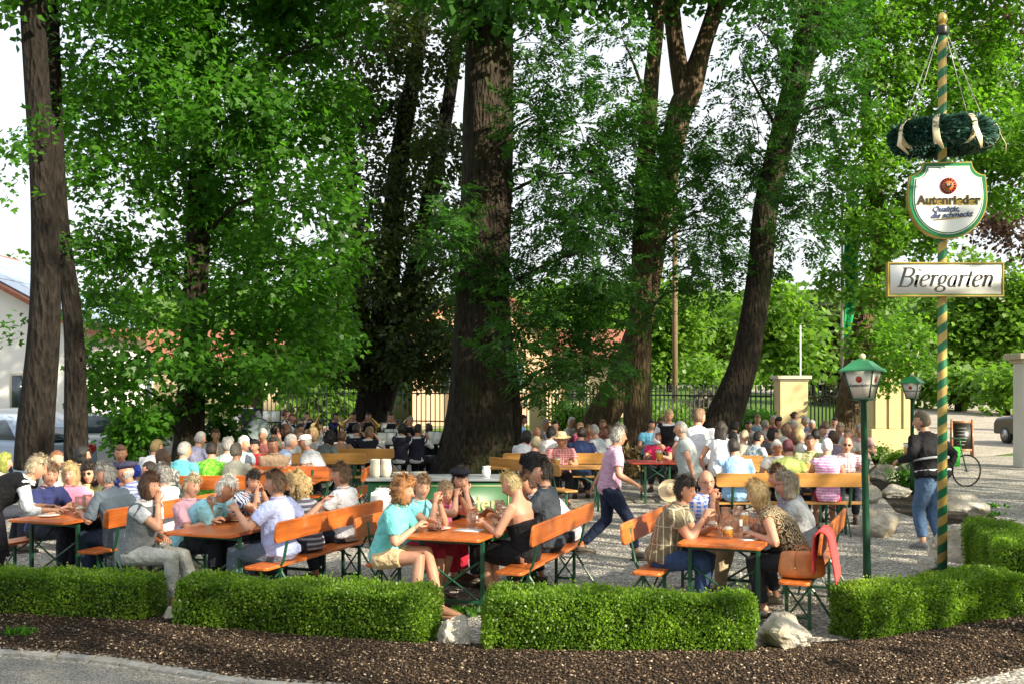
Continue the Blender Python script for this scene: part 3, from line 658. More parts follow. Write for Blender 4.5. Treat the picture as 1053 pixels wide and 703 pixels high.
# ---------------------------------------------------------------- people
c=cloth
def _bn(T,sd,off=.66):
    a=math.radians(T[2]); return (T[0]+sd*math.cos(a)*off,T[1]-sd*math.sin(a)*off,T[2]+(90 if sd<0 else -90))
ON={}
def R_(*a,**k):
    lab=a[6]; px,py,Y,face=a[:4]
    if k.get('pose','sit')=='sit' and not k.get('kid_',0):
        if py>482.5 and Y<13.2:
            x=X(px,Y); best=None
            for T in (T3,T2,T1,T0):
                for sd in (-1,1):
                    b=_bn(T,sd); df=abs((face-b[2]+180)%360-180)
                    an=math.radians(T[2]); al=(x-b[0])*math.sin(an)+(Y-b[1])*math.cos(an); pr=(x-b[0])*math.sin(math.radians(b[2]))+(Y-b[1])*math.cos(math.radians(b[2]))
                    if df<25 and abs(al)<1.15 and -.35<pr<.6: best=b
            if best: k['on']=best
        elif 'seen from behind' in lab or 'from behind' in lab or face<45:
            for bx,by in ((X(240,15.9),15.9),(X(811,16.3),16.3),(X(812,20.2),20.2),(X(318,20.8),20.8),(X(578,20.8),20.9)):
                if abs(X(px,Y)-bx)<1.15 and abs(Y-by)<.55: k['on']=(bx,by,0)
    return person(*a,**k)
wh=c((.66,.67,.72)); lb=c((.42,.62,.78)); teal=c((.12,.5,.52)); blk=c((.012,.012,.014)); navy=c((.02,.03,.10))
# right table
R_(702,502,10.55,112,c((.16,.14,.09),'stripev',(.5,.46,.35),1.3),'dark','short','man in an olive shirt with pale stripes, elbows on the right table',arms=((.02,.40,.93),(-.10,.44,.82)),lean=24,fat=1.12,trousers=(.03,.06,.14),hyaw=10)
R_(726,493.5,11.45,118,c((.12,.25,.75),'check',(.85,.85,.9)),'grey','bald','bald man in a blue gingham shirt resting his chin on his hands',arms=((.05,.3,.99),(-.06,.3,.97)),lean=14,hyaw=55,hpitch=5,glasses='clear',trousers=(.35,.28,.18),fat=1.1)
R_(785,503,10.5,292,c((.03,.025,.02),'swirl',(.42,.32,.2),.5),'blond','bob','blonde woman in a black and beige patterned sleeveless top',lean=18,female=True,sleeve=.12,hyaw=10,trousers=(.04,.04,.05),arms=((.05,.42,.80),(-.2,.38,.80)))
R_(811,497,11.1,290,c((.30,.32,.35)),(.36,.30,.22),'wavy','woman with long fair grey hair, glasses and a grey top',lean=20,female=True,sleeve=.6,hyaw=-25,glasses='clear',arms=((.1,.42,.80),(-.16,.42,.80)))
R_(800,489,12.1,285,c((.2,.2,.25)),'brown','short','dark haired man half hidden behind the woman with fair grey hair',lean=20,hyaw=-20)
# centre table
R_(414,503,10.65,106,c((.16,.55,.55)),'auburn','curly','woman with curly auburn hair in a teal shirt',lean=20,female=True,sleeve=.75,hyaw=8,trousers=(.55,.42,.24),cover=.45,legpose=(((.14,.42,.56),(.30,.42,.10)),((-.02,.43,.60),(.22,.66,.13))),arms=((.1,.36,.84),(-.12,.40,.86)),bare=False,shoes=(.35,.18,.10))
R_(433,500,11.15,112,c((.20,.58,.66)),'mid','short','fair haired young woman in a light blue top next to the curly haired woman',lean=22,female=True,sleeve=.4,hyaw=45,arms='both',trousers=(.35,.02,.04),cover=.6)
R_(463,506,11.65,115,c((.75,.2,.38)),(.4,.28,.16),'bun','girl in a pink top with her hair tied back',lean=16,female=True,sleeve=.1,hyaw=50,kid=True,arms='both',trousers=(.5,.02,.05))
R_(474,493,12.15,115,blk,'black','short','man in black with a black beret holding his hand to his face',lean=18,hyaw=40,arms='chin',hat=('beret',(.012,.012,.02)))
R_(531,495.5,10.9,296,c((.012,.012,.014)),(.66,.52,.26),'short','blonde short haired woman in a backless black dress',lean=20,female=True,bare=True,hyaw=-15,hpitch=25,trousers=(.012,.012,.014),skirt='dress',arms=((.1,.34,.86),(-.15,.38,.84)))
R_(569,484,11.55,288,c((.045,.055,.07)),'dark','short','bearded man in a dark grey polo shirt on the centre bench',lean=8,hyaw=-10,sleeve=.55,trousers=(.03,.04,.06),arms=((.12,.28,.98),(-.12,.42,.80)),fat=1.08)
R_(546,489,12.25,270,wh,'brown','short','brown haired woman in a white shirt leaning down at the end of the centre table',lean=26,female=True,hyaw=-25,hpitch=25,arms='eat')
# left centre table
R_(284,495.5,11.0,284,c((.42,.48,.80)),'mid','short','grey brown haired man in a lavender blue shirt laying one arm along the bench back',lean=14,hyaw=-10,sleeve=.7,fat=1.15,trousers=(.10,.13,.18),arms=((.52,-.20,.97),(-.22,.36,.95)),legpose=(((.16,.43,.54),(.16,.45,.09)),((-.17,.42,.54),(-.2,.38,.09))))
R_(306,499,11.55,290,c((.10,.10,.14),'stripeh',(.4,.4,.45)),'blond','curly','woman with curly blond hair in a dark striped top',lean=22,female=True,hyaw=-10,sleeve=.6)
R_(351,487,12.25,285,wh,'mid','short','short haired man in a white shirt at the far end of the orange bench back',lean=12,hyaw=-20,sleeve=.6,fat=1.08)
R_(226,493,11.5,108,c((.28,.62,.74)),'white','short','grey haired man in a light blue shirt bent over his plate',lean=24,hyaw=5,hpitch=20,sleeve=.6,fat=1.08,arms='eat',tan=True)
R_(260,494,12.3,112,c((.5,.55,.65),'swirl',(.03,.04,.12)),'dark','short','boy with dark hair in a white and navy patterned shirt',lean=14,kid=True,hyaw=35,arms='both')
R_(153,498,10.85,105,wh,'brown','bob','dark haired woman in a grey vest with white sleeves, hand at her mouth',lean=12,female=True,hyaw=5,sleeve=.5,arms=((.03,.24,1.04),(.0,.30,.70)),trousers=(.36,.37,.35),vest=c((.14,.155,.17)),legpose=(((.12,.44,.54),(.13,.46,.09)),((-.08,.45,.53),(-.1,.56,.10))))
R_(172,499,11.7,108,c((.72,.42,.5)),(.5,.4,.25),'short','woman in a pale pink blouse behind the woman in the grey vest',lean=18,female=True,hyaw=20,sleeve=.8)
R_(186,489,12.7,285,c((.7,.74,.78)),'grey','short','grey haired man in a white shirt turned away, left of the man in light blue',lean=28,sleeve=.7)
# far left table
R_(110,487,12.1,288,c((.1,.13,.17)),'grey','short','grey haired man with a blue grey jacket draped over his shoulders',lean=24,hyaw=-30,sleeve=.9,scarf=c((.07,.095,.12)),trousers=(.03,.045,.08))
R_(129,483,13.0,286,c((.6,.65,.75),'check',(.05,.1,.4)),'grey','bald','man in a dark cap and a blue check shirt leaning over the far left table',lean=24,tan=True,hat=('flat',(.03,.03,.06)),hyaw=-10)
R_(154,483,13.6,286,c((.3,.3,.32)),'dark','crop','dark haired man behind the woman in the grey vest',lean=20)
R_(51,487,12.6,110,c((.03,.04,.14)),'mid','short','young man in a navy shirt with a white crest',lean=16,hyaw=40,sleeve=.6)
R_(66,490,13.1,112,c((.75,.25,.4)),'blond','bob','blonde woman in pink beside the young man in navy',lean=14,female=True,hyaw=55)
R_(92,490,13.3,120,c((.6,.58,.25)),'dark','wavy','dark haired woman with sunglasses and a yellow top',lean=10,female=True,hyaw=50,glasses='sun')
R_(38,479,11.3,62,wh,(.5,.42,.28),'short','waitress with short fair hair in a black vest bending over the far left table',pose='stand',lean=42,female=True,sleeve=1.5,vest=blk,trousers=(.014,.014,.016),arms=((.12,.62,.92),(-.1,.6,.94)),apron=c((.015,.015,.02)),hpitch=20,hyaw=20)
R_(58,471,14.6,95,c((.5,.5,.45)),(.2,.08,.04),'crop','balding reddish haired man in a beige shirt behind the blonde woman in pink',lean=10,hyaw=10)
R_(85,466,15.1,70,c((.05,.05,.05),'dots',(.4,.4,.4)),'black','bob','black haired woman in a dark dotted blouse by the second trunk',lean=10,female=True)
R_(4,474,14.4,60,c((.4,.4,.38)),(.22,.25,.05),'bob','person with olive hair cut by the left edge of the picture',lean=10,female=True)
R_(124,465,15.6,170,c((.02,.05,.32)),'brown','short','man in a royal blue shirt facing us left of the maple trunk',lean=12,hyaw=0,tan=True,fat=1.1)
# mid left rows
R_(161,459,17.6,25,wh,(.28,.2,.08),'short','person with light brown hair and white shirt behind the man in royal blue',lean=18)
R_(167,471,15.2,290,c((.45,.45,.4),'floral',(.1,.1,.1)),'brown','bob','dark haired woman in profile between the man in royal blue and the man in teal',lean=8,female=True)
R_(190,462,16.1,20,c((.10,.42,.48)),'grey','short','grey haired man in a teal shirt seen from behind below the maple trunk',lean=14,hyaw=20)
R_(219,461,16.2,10,c((.25,.62,.06),'floral',(.1,.4,.03)),'dark','short','woman in a lime green patterned top seen from behind',lean=10,female=True)
R_(235,457,17.3,15,c((.4,.6,.5),'floral',(.7,.72,.7)),'grey','mop','grey haired woman in a pale green floral blouse seen from behind',lean=10,female=True)
R_(247,462,16.3,20,c((.48,.46,.36)),(.2,.17,.13),'short','man with grey brown hair in a beige shirt seen from behind',lean=12)
R_(251,451,17.9,120,c((.5,.62,.72)),'white','short','white haired person in pale blue behind the man in beige',lean=14)
R_(281,456,17.6,175,c((.38,.27,.18)),'dark','short','man in a tan shirt with crossed arms facing us',lean=4,arms='cross',tan=True,fat=1.15,sleeve=.6)
R_(262,458,18.6,200,c((.5,.02,.03)),'black','short','dark haired child in red between the white haired person and the man in tan',lean=10,kid=True)
R_(294,438,22.6,260,c((.16,.06,.04)),'brown','bob','brown haired woman in a rust coloured dress behind the man in tan',female=True)
R_(299,450,18.5,75,c((.45,.55,.78)),'grey','short','grey haired man in pale blue seen from behind, right of the man in tan',lean=20,sleeve=.6,trousers=(.35,.35,.34))
R_(314,453,18.6,285,c((.42,.46,.52),'check',(.6,.6,.6)),'grey','short','man in a white cap and a grey check shirt in profile',lean=20,hat=('cap',(.75,.77,.8)),tan=True)
R_(336,450,20.6,40,c((.09,.11,.11)),'black','wavy','dark haired woman in a dark grey green top seen from behind on the ochre bench',female=True,lean=12)
# band
bg='brass band musicians'
def band(px,py,face,label,**k):
    Y=F/((py-HY)/(1.0 if k.get('pose')!='stand' else .6)) if 'Y' not in k else k.pop('Y')
    k.setdefault('vest',c((.02,.02,.035))); k.setdefault('trousers',(.015,.015,.02))
    return R_(px,py,Y,face,k.pop('shirt',wh),k.pop('hair','dark'),k.pop('style','short'),label,arms=k.pop('arms','play'),sleeve=1.7,group=bg,lean=k.pop('lean',4),**k)
band(255,412,170,'bald musician in a white shirt and dark vest standing by the bass drum',pose='stand',Y=29,style='crop',arms=((.2,.2,1.0),(-.2,.2,1.0)),zoff=.12)
band(293,425,90,'red haired musician in the back row nearest the big drum',Y=32,hair='red',zoff=.1); band(300,429,100,'reddish haired young musician in front of the back row near the drum',Y=30.5,hair='red',zoff=.05)
band(316,427,150,'musician in a dark suit with a tie, third from the left of the band',Y=32,hair='dark',zoff=.12); band(345,428,120,'musician in navy turned right in the back row',Y=31.5,shirt=navy,zoff=.1)
band(363,428,170,'musician facing us with a red tie in the back row',Y=31.5,zoff=.12); band(379,428,175,'balding musician facing us in a brown jacket',Y=31.5,style='crop',shirt=c((.22,.14,.10)),zoff=.12)
band(402,429,170,'musician facing us behind the music stands',Y=31,zoff=.12); band(422,432,180,'grey haired musician half hidden behind the others at the right of the band',Y=31,hair='grey')
band(367,441,20,'musician in a vest seen from behind with short black hair',Y=24.3); band(380,444,15,'woman musician in a vest seen from behind with straight fair hair',Y=24,hair='mid',style='bob',female=True)
band(414,440,25,'black haired woman musician in a vest turning right beside the music stands',Y=24,hair='black',style='bob',female=True); band(430,441,30,'musician in a vest seen from behind nearest the huge trunk',Y=24)
band(441,440,330,'young musician facing left just left of the huge trunk',Y=25.5,hair='brown'); band(328,437,120,'musician with black hair in the shade left of the music stands',Y=27,hair='black')
band(308,441,110,'seated musician in black with a horn left of the band',Y=26,hair='black',shirt=blk)
# centre right
def ctr(px,py,face,shirt,hair,style,label,Y=None,**k):
    return R_(px,py,Y or F/(py-HY),face,shirt,hair,style,label,**k)
ctr(538,431,90,c((.16,.28,.6)),'dark','short','child in a blue shirt carried by the woman right of the huge trunk',Y=25.6,kid=True,zoff=.25)
ctr(533,433,120,c((.35,.2,.15),'floral',(.6,.5,.4)),'mid','short','woman in a floral blouse holding a child beside the huge trunk',Y=26.5,female=True)
ctr(541,448,30,wh,'black','bob','black haired woman in white seen from behind right of the huge trunk',female=True,Y=21.3); ctr(552,444,175,c((.6,.3,.3)),'grey','bald','red faced bald man facing us behind the woman in black',tan=True,Y=22.6)
ctr(551,455,20,blk,(.35,.3,.18),'short','fair haired woman in a black top leaning back on the dark ochre bench',female=True,Y=18.5,lean=8); ctr(567,444,35,c((.75,.72,.7)),'black','bob','black haired woman in white lace behind the straw hat',female=True,Y=21.8)
ctr(577,451,178,c((.55,.10,.12),'check',(.7,.5,.5)),'brown','short','man in a straw hat and a red check shirt facing us',Y=19.9,hat=('straw',(.68,.5,.26)),tan=True,lean=10)
ctr(600,446,5,c((.02,.035,.10)),'dark','short','man in a navy shirt seen from behind on the ochre bench',Y=20.6,fat=1.1); ctr(605,441,190,c((.45,.2,.2)),'mid','crop','sunburnt man in dark red behind the man in navy',Y=23.4,tan=True); ctr(611,442,300,c((.4,.45,.5)),'grey','short','grey haired man in grey blue right of the man in navy',Y=22.4)
ctr(596,439,100,c((.3,.05,.12)),'mid','short','person in burgundy between the straw hat and the man in navy',Y=24.8)
# walkers and standers
R_(636,447,13.9,88,c((.50,.30,.42)),'grey','short','grey haired man with glasses in a pink lilac shirt walking right',pose='stand',lean=8,glasses='clear',sleeve=.65,trousers=(.015,.022,.05),arms=((.24,.30,.98),(-.25,-.16,.93)),legpose=(((.09,.24,.52),(.09,.33,.10)),((-.09,-.02,.50),(-.09,-.36,.16))),tan=True)
R_(700,440,16.4,285,c((.36,.40,.40)),'grey','crop','grey haired man in a grey shirt walking left',pose='stand',lean=10,fat=1.15,sleeve=.6,trousers=(.3,.28,.24),arms=((.24,.12,.92),(-.24,-.05,.92)))
R_(719,428,17.2,20,wh,'mid','short','broad man in a white shirt standing with his back to us',pose='stand',fat=1.2,sleeve=.6,hyaw=40,trousers=(.02,.02,.03),arms=((.22,.25,1.0),(-.26,.05,.86)))
R_(742,440,16.7,25,wh,'dark','long','woman with long dark brown hair and a white top standing with her back to us',pose='stand',female=True,sleeve=.3,trousers=(.03,.06,.12))
R_(688,426,21.5,185,wh,(.45,.33,.16),'short','waitress with short blond hair and a black vest standing right of the straight trunk',pose='stand',female=True,sleeve=1.8,vest=blk,trousers=(.012,.012,.015),arms=((.15,.3,1.0),(-.15,.3,1.0)),hpitch=15,apron=blk)
R_(670,435,25,170,c((.15,.45,.7)),'dark','short','child in bright blue behind the straight trunk',kid=True); R_(679,431,26.5,180,c((.2,.2,.2)),'mid','short','person in dark clothes beside the child in bright blue')
R_(677,449,21.6,200,c((.7,.04,.14)),'mid','short','child in a crimson top at the red edged table',kid=True)
R_(756,436,24,30,wh,'dark','short','dark haired person in white behind the woman with long hair',pose='sit')
R_(948,432,14.9,335,c((.008,.008,.009)),(.12,.09,.06),'short','man in a dark jacket with white stripes standing behind the striped pole',pose='stand',sleeve=2.0,trousers=(.07,.13,.24),arms=((.24,.05,.92),(-.30,.24,1.08)),fat=1.25,hyaw=-20,shoes=(.2,.2,.2),stripes=True)
mug((X(932,14.9),14.85,1.20),.8,'full beer mug in the raised hand of the man in the dark jacket',sc_=1.1)
# right tables
R_(759,459,16.2,5,c((.28,.48,.75)),'dark','short','dark haired man in light blue seen from behind at the long bench\'s left end',fat=1.1,sleeve=.6)
R_(815,456,16.3,20,c((.62,.72,.2)),'purple','short','woman with purple red hair in a lime yellow top, her back to us',female=True,lean=14)
R_(856,458,16.2,8,c((.68,.28,.6),'stripeh',(.8,.6,.75),.8),'white','short','white haired woman in a pink striped top seen from behind',female=True,trousers=(.35,.01,.05),sleeve=.1,cover=.6)
R_(799,459,17.4,190,c((.7,.72,.72)),'white','short','white haired woman with glasses in white facing us across the table',female=True,glasses='clear',tan=True)
R_(833,453,17.9,180,c((.30,.32,.14),'check',(.5,.5,.3)),'brown','crop','tanned man in a green check shirt facing us',tan=True,fat=1.1)
R_(871,456,17.6,190,c((.6,.25,.3),'check',(.85,.8,.8)),'grey','bald','balding man with glasses in a red and white check shirt facing us',glasses='sun',fat=1.1)
R_(763,447,20.6,30,c((.62,.55,.42)),(.5,.38,.25),'crop','fair haired man in a beige shirt behind the man in light blue'); R_(780,449,20.2,60,c((.25,.35,.42),'floral',(.6,.65,.7)),'dark','short','dark haired woman in a blue grey floral blouse',female=True)
R_(795,446,21.2,100,c((.1,.1,.12)),'black','bob','black haired woman in dark clothes behind the white haired woman',female=True); R_(821,446,21.5,300,c((.5,.5,.45)),'blond','bob','blonde woman behind the woman with purple red hair',female=True)
R_(840,447,20.4,10,wh,'black','short','black haired person in white seen from behind, behind the green check shirt'); R_(857,449,20.5,350,c((.2,.15,.2)),'brown','bob','brown haired woman in dark purple behind the woman in pink stripes',female=True)
R_(872,446,22,200,c((.5,.45,.4)),'mid','short','person in beige behind the man in red and white check'); R_(864,440,24.5,180,c((.4,.4,.42)),(.35,.28,.2),'mop','fair brown haired woman farther back at the right end of the rows',female=True)
R_(849,437,25.4,350,c((.5,.42,.7)),'mid','short','person in a lavender shirt in the back rows on the right'); R_(835,436,26.2,190,c((.6,.5,.55)),'white','short','white haired woman in pale pink in the back rows',female=True)
R_(828,432,28.5,280,c((.25,.3,.5)),'grey','short','grey haired man in blue in the back rows left of the woman in pale pink'); R_(817,427,26,80,c((.7,.72,.75)),'brown','bun','woman with tied brown hair and dark vest standing in the back rows',pose='stand',female=True,vest=blk)
R_(801,433,27,170,c((.5,.48,.35)),'dark','mop','dark haired woman in a beige top in front of the bush',female=True); R_(787,436,26.5,90,c((.45,.4,.4)),'grey','crop','balding grey haired man in profile left of the dark haired woman in beige'); R_(795,431,29.5,200,c((.25,.04,.05)),'grey','short','person in dark red in the last row before the fence')
R_(745,462,18.8,40,c((.6,.55,.5)),'brown','short','person in beige seen from behind just right of the long haired woman')
for a in ((206,450,19.6,30,(.3,.3,.45),'grey','short','grey haired man in slate blue between the man in teal and the woman in lime'),(222,446,21.5,160,(.6,.55,.5),'brown','short','brown haired person in cream behind the woman in lime green'),(270,446,21.6,190,(.55,.2,.2),'white','short','white haired person in brick red behind the child in red'),(283,442,23.6,60,(.2,.3,.25),'dark','short','dark haired person in moss green behind the brown haired woman in rust'),(322,445,22.4,200,(.5,.5,.55),'blond','bob','blonde woman behind the man in the white cap'),(307,446,20.9,90,(.6,.6,.62),'mid','short','fair brown haired man in white just above the man in pale blue'),(352,449,22.6,20,(.25,.15,.1),'brown','short','brown haired man in brown on the bench nearest the band'),
 (770,437,26.8,200,(.6,.6,.6),'dark','short','dark haired person in light grey left of the large bush'),(779,430,29.2,180,(.2,.3,.4),'mid','short','person in steel blue right before the large bush'),(809,441,23.8,90,(.65,.6,.55),'mid','bob','light brown haired woman in cream in the third row on the right'),(816,437,25.1,250,(.3,.12,.1),'grey','short','grey haired person in rust in the third row on the right'),(846,442,23.3,140,(.15,.35,.3),'brown','short','brown haired person in sea green behind the woman in dark purple'),(858,433,28.6,180,(.6,.6,.65),'dark','short','dark haired person in white in the last row near the gate pier'),(884,441,23.6,200,(.5,.3,.3),'grey','short','grey haired person in dusty rose at the right end of the rows'),(752,449,20.6,20,(.2,.2,.25),'dark','short','dark haired person in charcoal between the long haired woman and the beige shirt'),
 (561,435,27,160,(.5,.5,.5),'grey','short','grey haired person in grey beside the slim yellow pillar'),(571,437,25.6,200,(.3,.35,.5),'dark','short','dark haired person in denim blue right of the slim pillar'),(588,433,28,120,(.65,.6,.6),'white','short','white haired person in cream below the climbing plant'),(620,436,26.6,180,(.25,.1,.1),'mid','short','person in maroon left of the leaning trunk'),(626,442,23.4,300,(.6,.62,.6),'brown','short','brown haired person in white beside the walking man in lilac')):
    ctr(a[0],a[1],a[3],c(a[4]),a[5],a[6],a[7],Y=a[2],arms=random.choice(['table','mug','eat','table','chin']),fat=random.uniform(.95,1.15))
# stuff carried / band gear
BR=plain('brass_metal',(.75,.5,.16),.25,.1,5,0,metal=1)
def horn(px,py,Y,label,rz):
    r=empty('brass_horn',P(px,py,Y),rz,label,'horn','brass horns of the band')
    q=MB(); q.lathe([(.13,.0),(.10,.03),(.05,.1),(.03,.2),(.018,.4)],20,cap=False); o=link('bell',q,BR,r); o.rotation_euler=(.9,0,0); sm=o.modifiers.new('t','SOLIDIFY'); sm.thickness=.003
    q=MB(); q.tube([(.10*math.cos(a),.06+.02*a/6,.0-.16+.14*math.sin(a)) for a in np.linspace(0,2*PI*1.5,30)],[.014]*30,8,(0,1,0)); link('tubing',q,BR,r)
for a in ((325,438,26.6,'brass horn held by the musician in the shade left of the stands',.4),(352,436,31,'brass horn in front of the musician in navy',1.2),(388,437,31,'brass horn held by the balding musician',-.5),(411,438,30.5,'brass horn held behind the right music stand',2.5)): horn(*a)
r=empty('bass_drum',(X(266,27.5),27.5,.0),0.25,'large bass drum with a pale blue white skin at the left of the band','drum')
q=MB(); q.lathe([(.27,-.16),(.27,.16)],36,(0,0,0),cap=False); o=link('shell',q,plain('dark_wood',(.06,.03,.02),.4),r,(0,0,1.05)); o.rotation_euler=(PI/2,0,0)
for s in(-1,1): q=MB(); q.lathe([(0,s*.161),(.266,s*.163)],36,cap=False); o=link('drum_skin',q,plain('drum_skin_white',(.38,.48,.5),.5),r,(0,0,1.05)); o.rotation_euler=(PI/2,0,0); q=MB(); q.tube([(.272*math.cos(a),.272*math.sin(a),s*.15) for a in np.linspace(0,2*PI,37)],[.014]*37,8); o=link('hoop',q,DKM,r,(0,0,1.05)); o.rotation_euler=(PI/2,0,0)
q=MB(); bar(q,(-.3,0,0),(-.15,0,.75)); bar(q,(.3,0,0),(.15,0,.75)); bar(q,(-.15,0,.7),(.15,0,.7)); link('stand',q,DKM,r)
def mstand(px,py,Y,label,rz):
    r=empty('music_stand',(X(px,Y),Y,0),rz,label,'music stand','music stands of the band'); z=Z(py,Y)
    q=MB(); q.tube([(0,0,.3),(0,0,z)],[.01]*2,6); 
    for a in (0,2.1,4.2): bar(q,(0,0,.35),(.25*math.cos(a),.25*math.sin(a),.01),.012)
    link('tripod',q,DKM,r); q=MB(); M=Matrix.Translation((0,0,z))@Matrix.Rotation(-.45,4,'X'); q.box((-.24,-.006,-.17),(.24,.006,.17),0,M); link('desk',q,DKM,r)
    q=MB(); q.box((-.21,-.012,-.14),(-.005,-.008,.15),0,M); q.box((.005,-.012,-.14),(.21,-.008,.15),0,M); link('sheet_music',q,PAPER,r)
mstand(358,452,25.4,'music stand with white sheets left of the vested musicians',.15); mstand(397,451,25.2,'music stand with white sheets between the two seated women musicians',-.2); mstand(446,450,25.0,'music stand nearest the huge trunk',-.7); mstand(279,428,28.2,'music stand right of the bass drum',.1); mstand(405,447,25.9,'music stand with sheets just behind the middle one',.2)
# ---------------------------------------------------------------- ground
def st(name,me,mats,**k): return tag(link(name,me,mats,**k),kind='structure')
GRAV=gravelmat('gravel_stones',[(.26,.25,.23),(.5,.48,.44),(.64,.62,.57),(.36,.34,.31),(.72,.70,.66)],26,.02)
ROADM=gravelmat('pale_gravel',[(.42,.39,.34),(.52,.49,.43),(.6,.56,.5),(.46,.42,.36)],20,.01)
PATHG=gravelmat('fine_grit',[(.25,.24,.23),(.38,.37,.35),(.5,.49,.46),(.3,.29,.27)],60,.006)
MULCH=gravelmat('bark_mulch',[(.022,.015,.010),(.045,.031,.021),(.08,.056,.038),(.03,.021,.014)],45,.03)
GRASSM=plain('lawn',(.07,.13,.025),.9,.35,3,.02,spec=.1)
def sheet(name,poly,z,mat):
    q=MB(); n=len(poly); q.add([(x,y,z) for x,y in poly],[tuple(range(n))]); return st(name,q,mat)
sheet('ground',[(-400,-60),(400,-60),(400,600),(-400,600)],0,GRASSM)
sheet('gravel_yard',[(-24,-8),(24,-8),(16,33.5),(9.5,33.5),(-3,42.5),(-24,42.5)],.004,GRAV)
# road beyond gate, curving right uphill (slight)
pts=[(9.5,33,14,0.012),(13,42,22,.02),(19,55,34,.18),(23,70,46,.62),(21,90,52,1.3),(12,115,44,2.0)]
for nm,ex,dz,mt in (('grass_slope',14,-.03,GRASSM),('road',0,0,ROADM)):
    q=MB(); v=[];f=[]
    for i,(a,y,b,z) in enumerate(pts): v+=[(a-ex-40,y,-.3),(a-ex*.5,y,z+dz),(b+ex*.5,y,z+dz),(b+ex+40,y,-.3)] if ex else [(a,y,z),(b,y,z)]
    w=4 if ex else 2
    for i in range(len(pts)-1):
        for j in range(w-1): f.append((w*i+j,w*i+j+1,w*(i+1)+j+1,w*(i+1)+j))
    q.add(v,f); st(nm,q,mt)
sheet('street',[(-60,46),(9,46),(11,60),(-60,60)],.006,ROADM)
sheet('parking_area',[(-60,20.5),(-9.5,20.5),(-12,42),(-60,42)],.009,ROADM)
q=MB()
# mulch bed (a mounded strip) along the hedges
fr=[(-9,8.4+1.6),(-5.2,9.55),(-3.2,9.05),(-1.9,8.35),(0,7.9),(2,7.9),(3.2,8.2),(4.4,9.0),(5.6,9.9),(8,11.5)]
bk=[(-9,11.5),(-5.2,11.15),(-3.2,10.55),(-1.7,9.75),(0,9.35),(2,9.3),(3,9.6),(4.2,10.4),(5.6,11.5),(8,13)]
mid=[((a[0]+b[0])/2,(a[1]+b[1])/2) for a,b in zip(fr,bk)]
v=[];n=len(fr)
for k in range(n):
    for j in range(9):
        t=j/8; x=fr[k][0]*(1-t)+bk[k][0]*t; y=fr[k][1]*(1-t)+bk[k][1]*t; v.append((x,y,.006+.05*math.sin(PI*t)**.7))
q.add(v,[(k*9+j,(k+1)*9+j,(k+1)*9+j+1,k*9+j+1) for k in range(n-1) for j in range(8)]); st('mulch_bed',q,MULCH)
sheet('front_path',[(-12,-8),(12,-8),(8,10.5),(5.9,9.6),(4.5,8.75),(3.3,7.95),(2,7.6),(0,7.6),(-1.95,8.05),(-3.3,8.72),(-5.3,9.25),(-10,10)],.009,PATHG)
# kerb edging strip
q=MB(); e=[(-10,10.1),(-5.3,9.37),(-3.3,8.85),(-1.95,8.18),(0,7.72)]
for a,b in zip(e[:-1],e[1:]):
    L_=math.dist(a,b); n=int(L_/.3)
    for i in range(n):
        t=(i+.5)/n; x=a[0]+(b[0]-a[0])*t; y=a[1]+(b[1]-a[1])*t; an=math.atan2(b[1]-a[1],b[0]-a[0])+random.uniform(-.05,.05)
        q.box((-.14,-.05,-.05),(.14,.05,.02+random.uniform(0,.012)),0,Matrix.Translation((x,y,0))@Matrix.Rotation(an,4,'Z'))
st('path_edging',q,plain('edging_stone',(.28,.27,.25),.9,.3,20,.005),bevel=.01)
# chips and pebbles
def scatter(name,n,fn,mat,s0,s1,flat,label):
    P0=np.array([fn() for _ in range(n)]); sz=rng.uniform(s0,s1,n)
    base=np.array([(1,0,0),(0,1,0),(-1,0,0),(0,-1,0),(0,0,1),(0,0,-1)],float)
    R=rng.normal(size=(n,6,3))*.22+base; R=R*sz[:,None,None]; asp=rng.uniform(.35,1,(n,1)); R[:,:,0]*=asp; R[:,:,2]*=flat
    a=rng.uniform(0,6.28,n); c_,s_=np.cos(a),np.sin(a); x=R[:,:,0]*c_[:,None]-R[:,:,1]*s_[:,None]; y=R[:,:,0]*s_[:,None]+R[:,:,1]*c_[:,None]
    V=np.stack([x,y,R[:,:,2]],-1)+P0[:,None,:]
    tri=np.array([(0,1,4),(1,2,4),(2,3,4),(3,0,4),(1,0,5),(2,1,5),(3,2,5),(0,3,5)])
    Fc=(np.arange(n)[:,None,None]*6+tri[None]).reshape(-1,3)
    me=fastmesh(V.reshape(-1,3),Fc,3,np.repeat(rng.uniform(0,1,n),6)); o=link(name,me,mat); return tag(o,label,name.replace('_',' '),kind='stuff')
def fastmesh(V,Fc,k,tint=None,smooth=False):
    me=bpy.data.meshes.new('m'); nv=len(V); nf=len(Fc); me.vertices.add(nv); me.vertices.foreach_set('co',V.astype(np.float32).ravel())
    me.loops.add(nf*k); me.loops.foreach_set('vertex_index',Fc.astype(np.int32).ravel()); me.polygons.add(nf)
    me.polygons.foreach_set('loop_start',np.arange(0,nf*k,k,dtype=np.int32)); 
    if smooth: me.polygons.foreach_set('use_smooth',[True]*nf)
    me.update(calc_edges=True)
    if tint is not None:
        at_=me.attributes.new('tint','FLOAT','POINT'); at_.data.foreach_set('value',tint.astype(np.float32))
    return me
def tintmat(name,stops,rough=.9):
    m=bpy.data.materials.new(name); nt=nodes(m); a=N(nt,'ShaderNodeAttribute'); a.attribute_name='tint'; finish(nt,ramp(nt,a.outputs['Fac'],stops),rough,spec=.2); return m
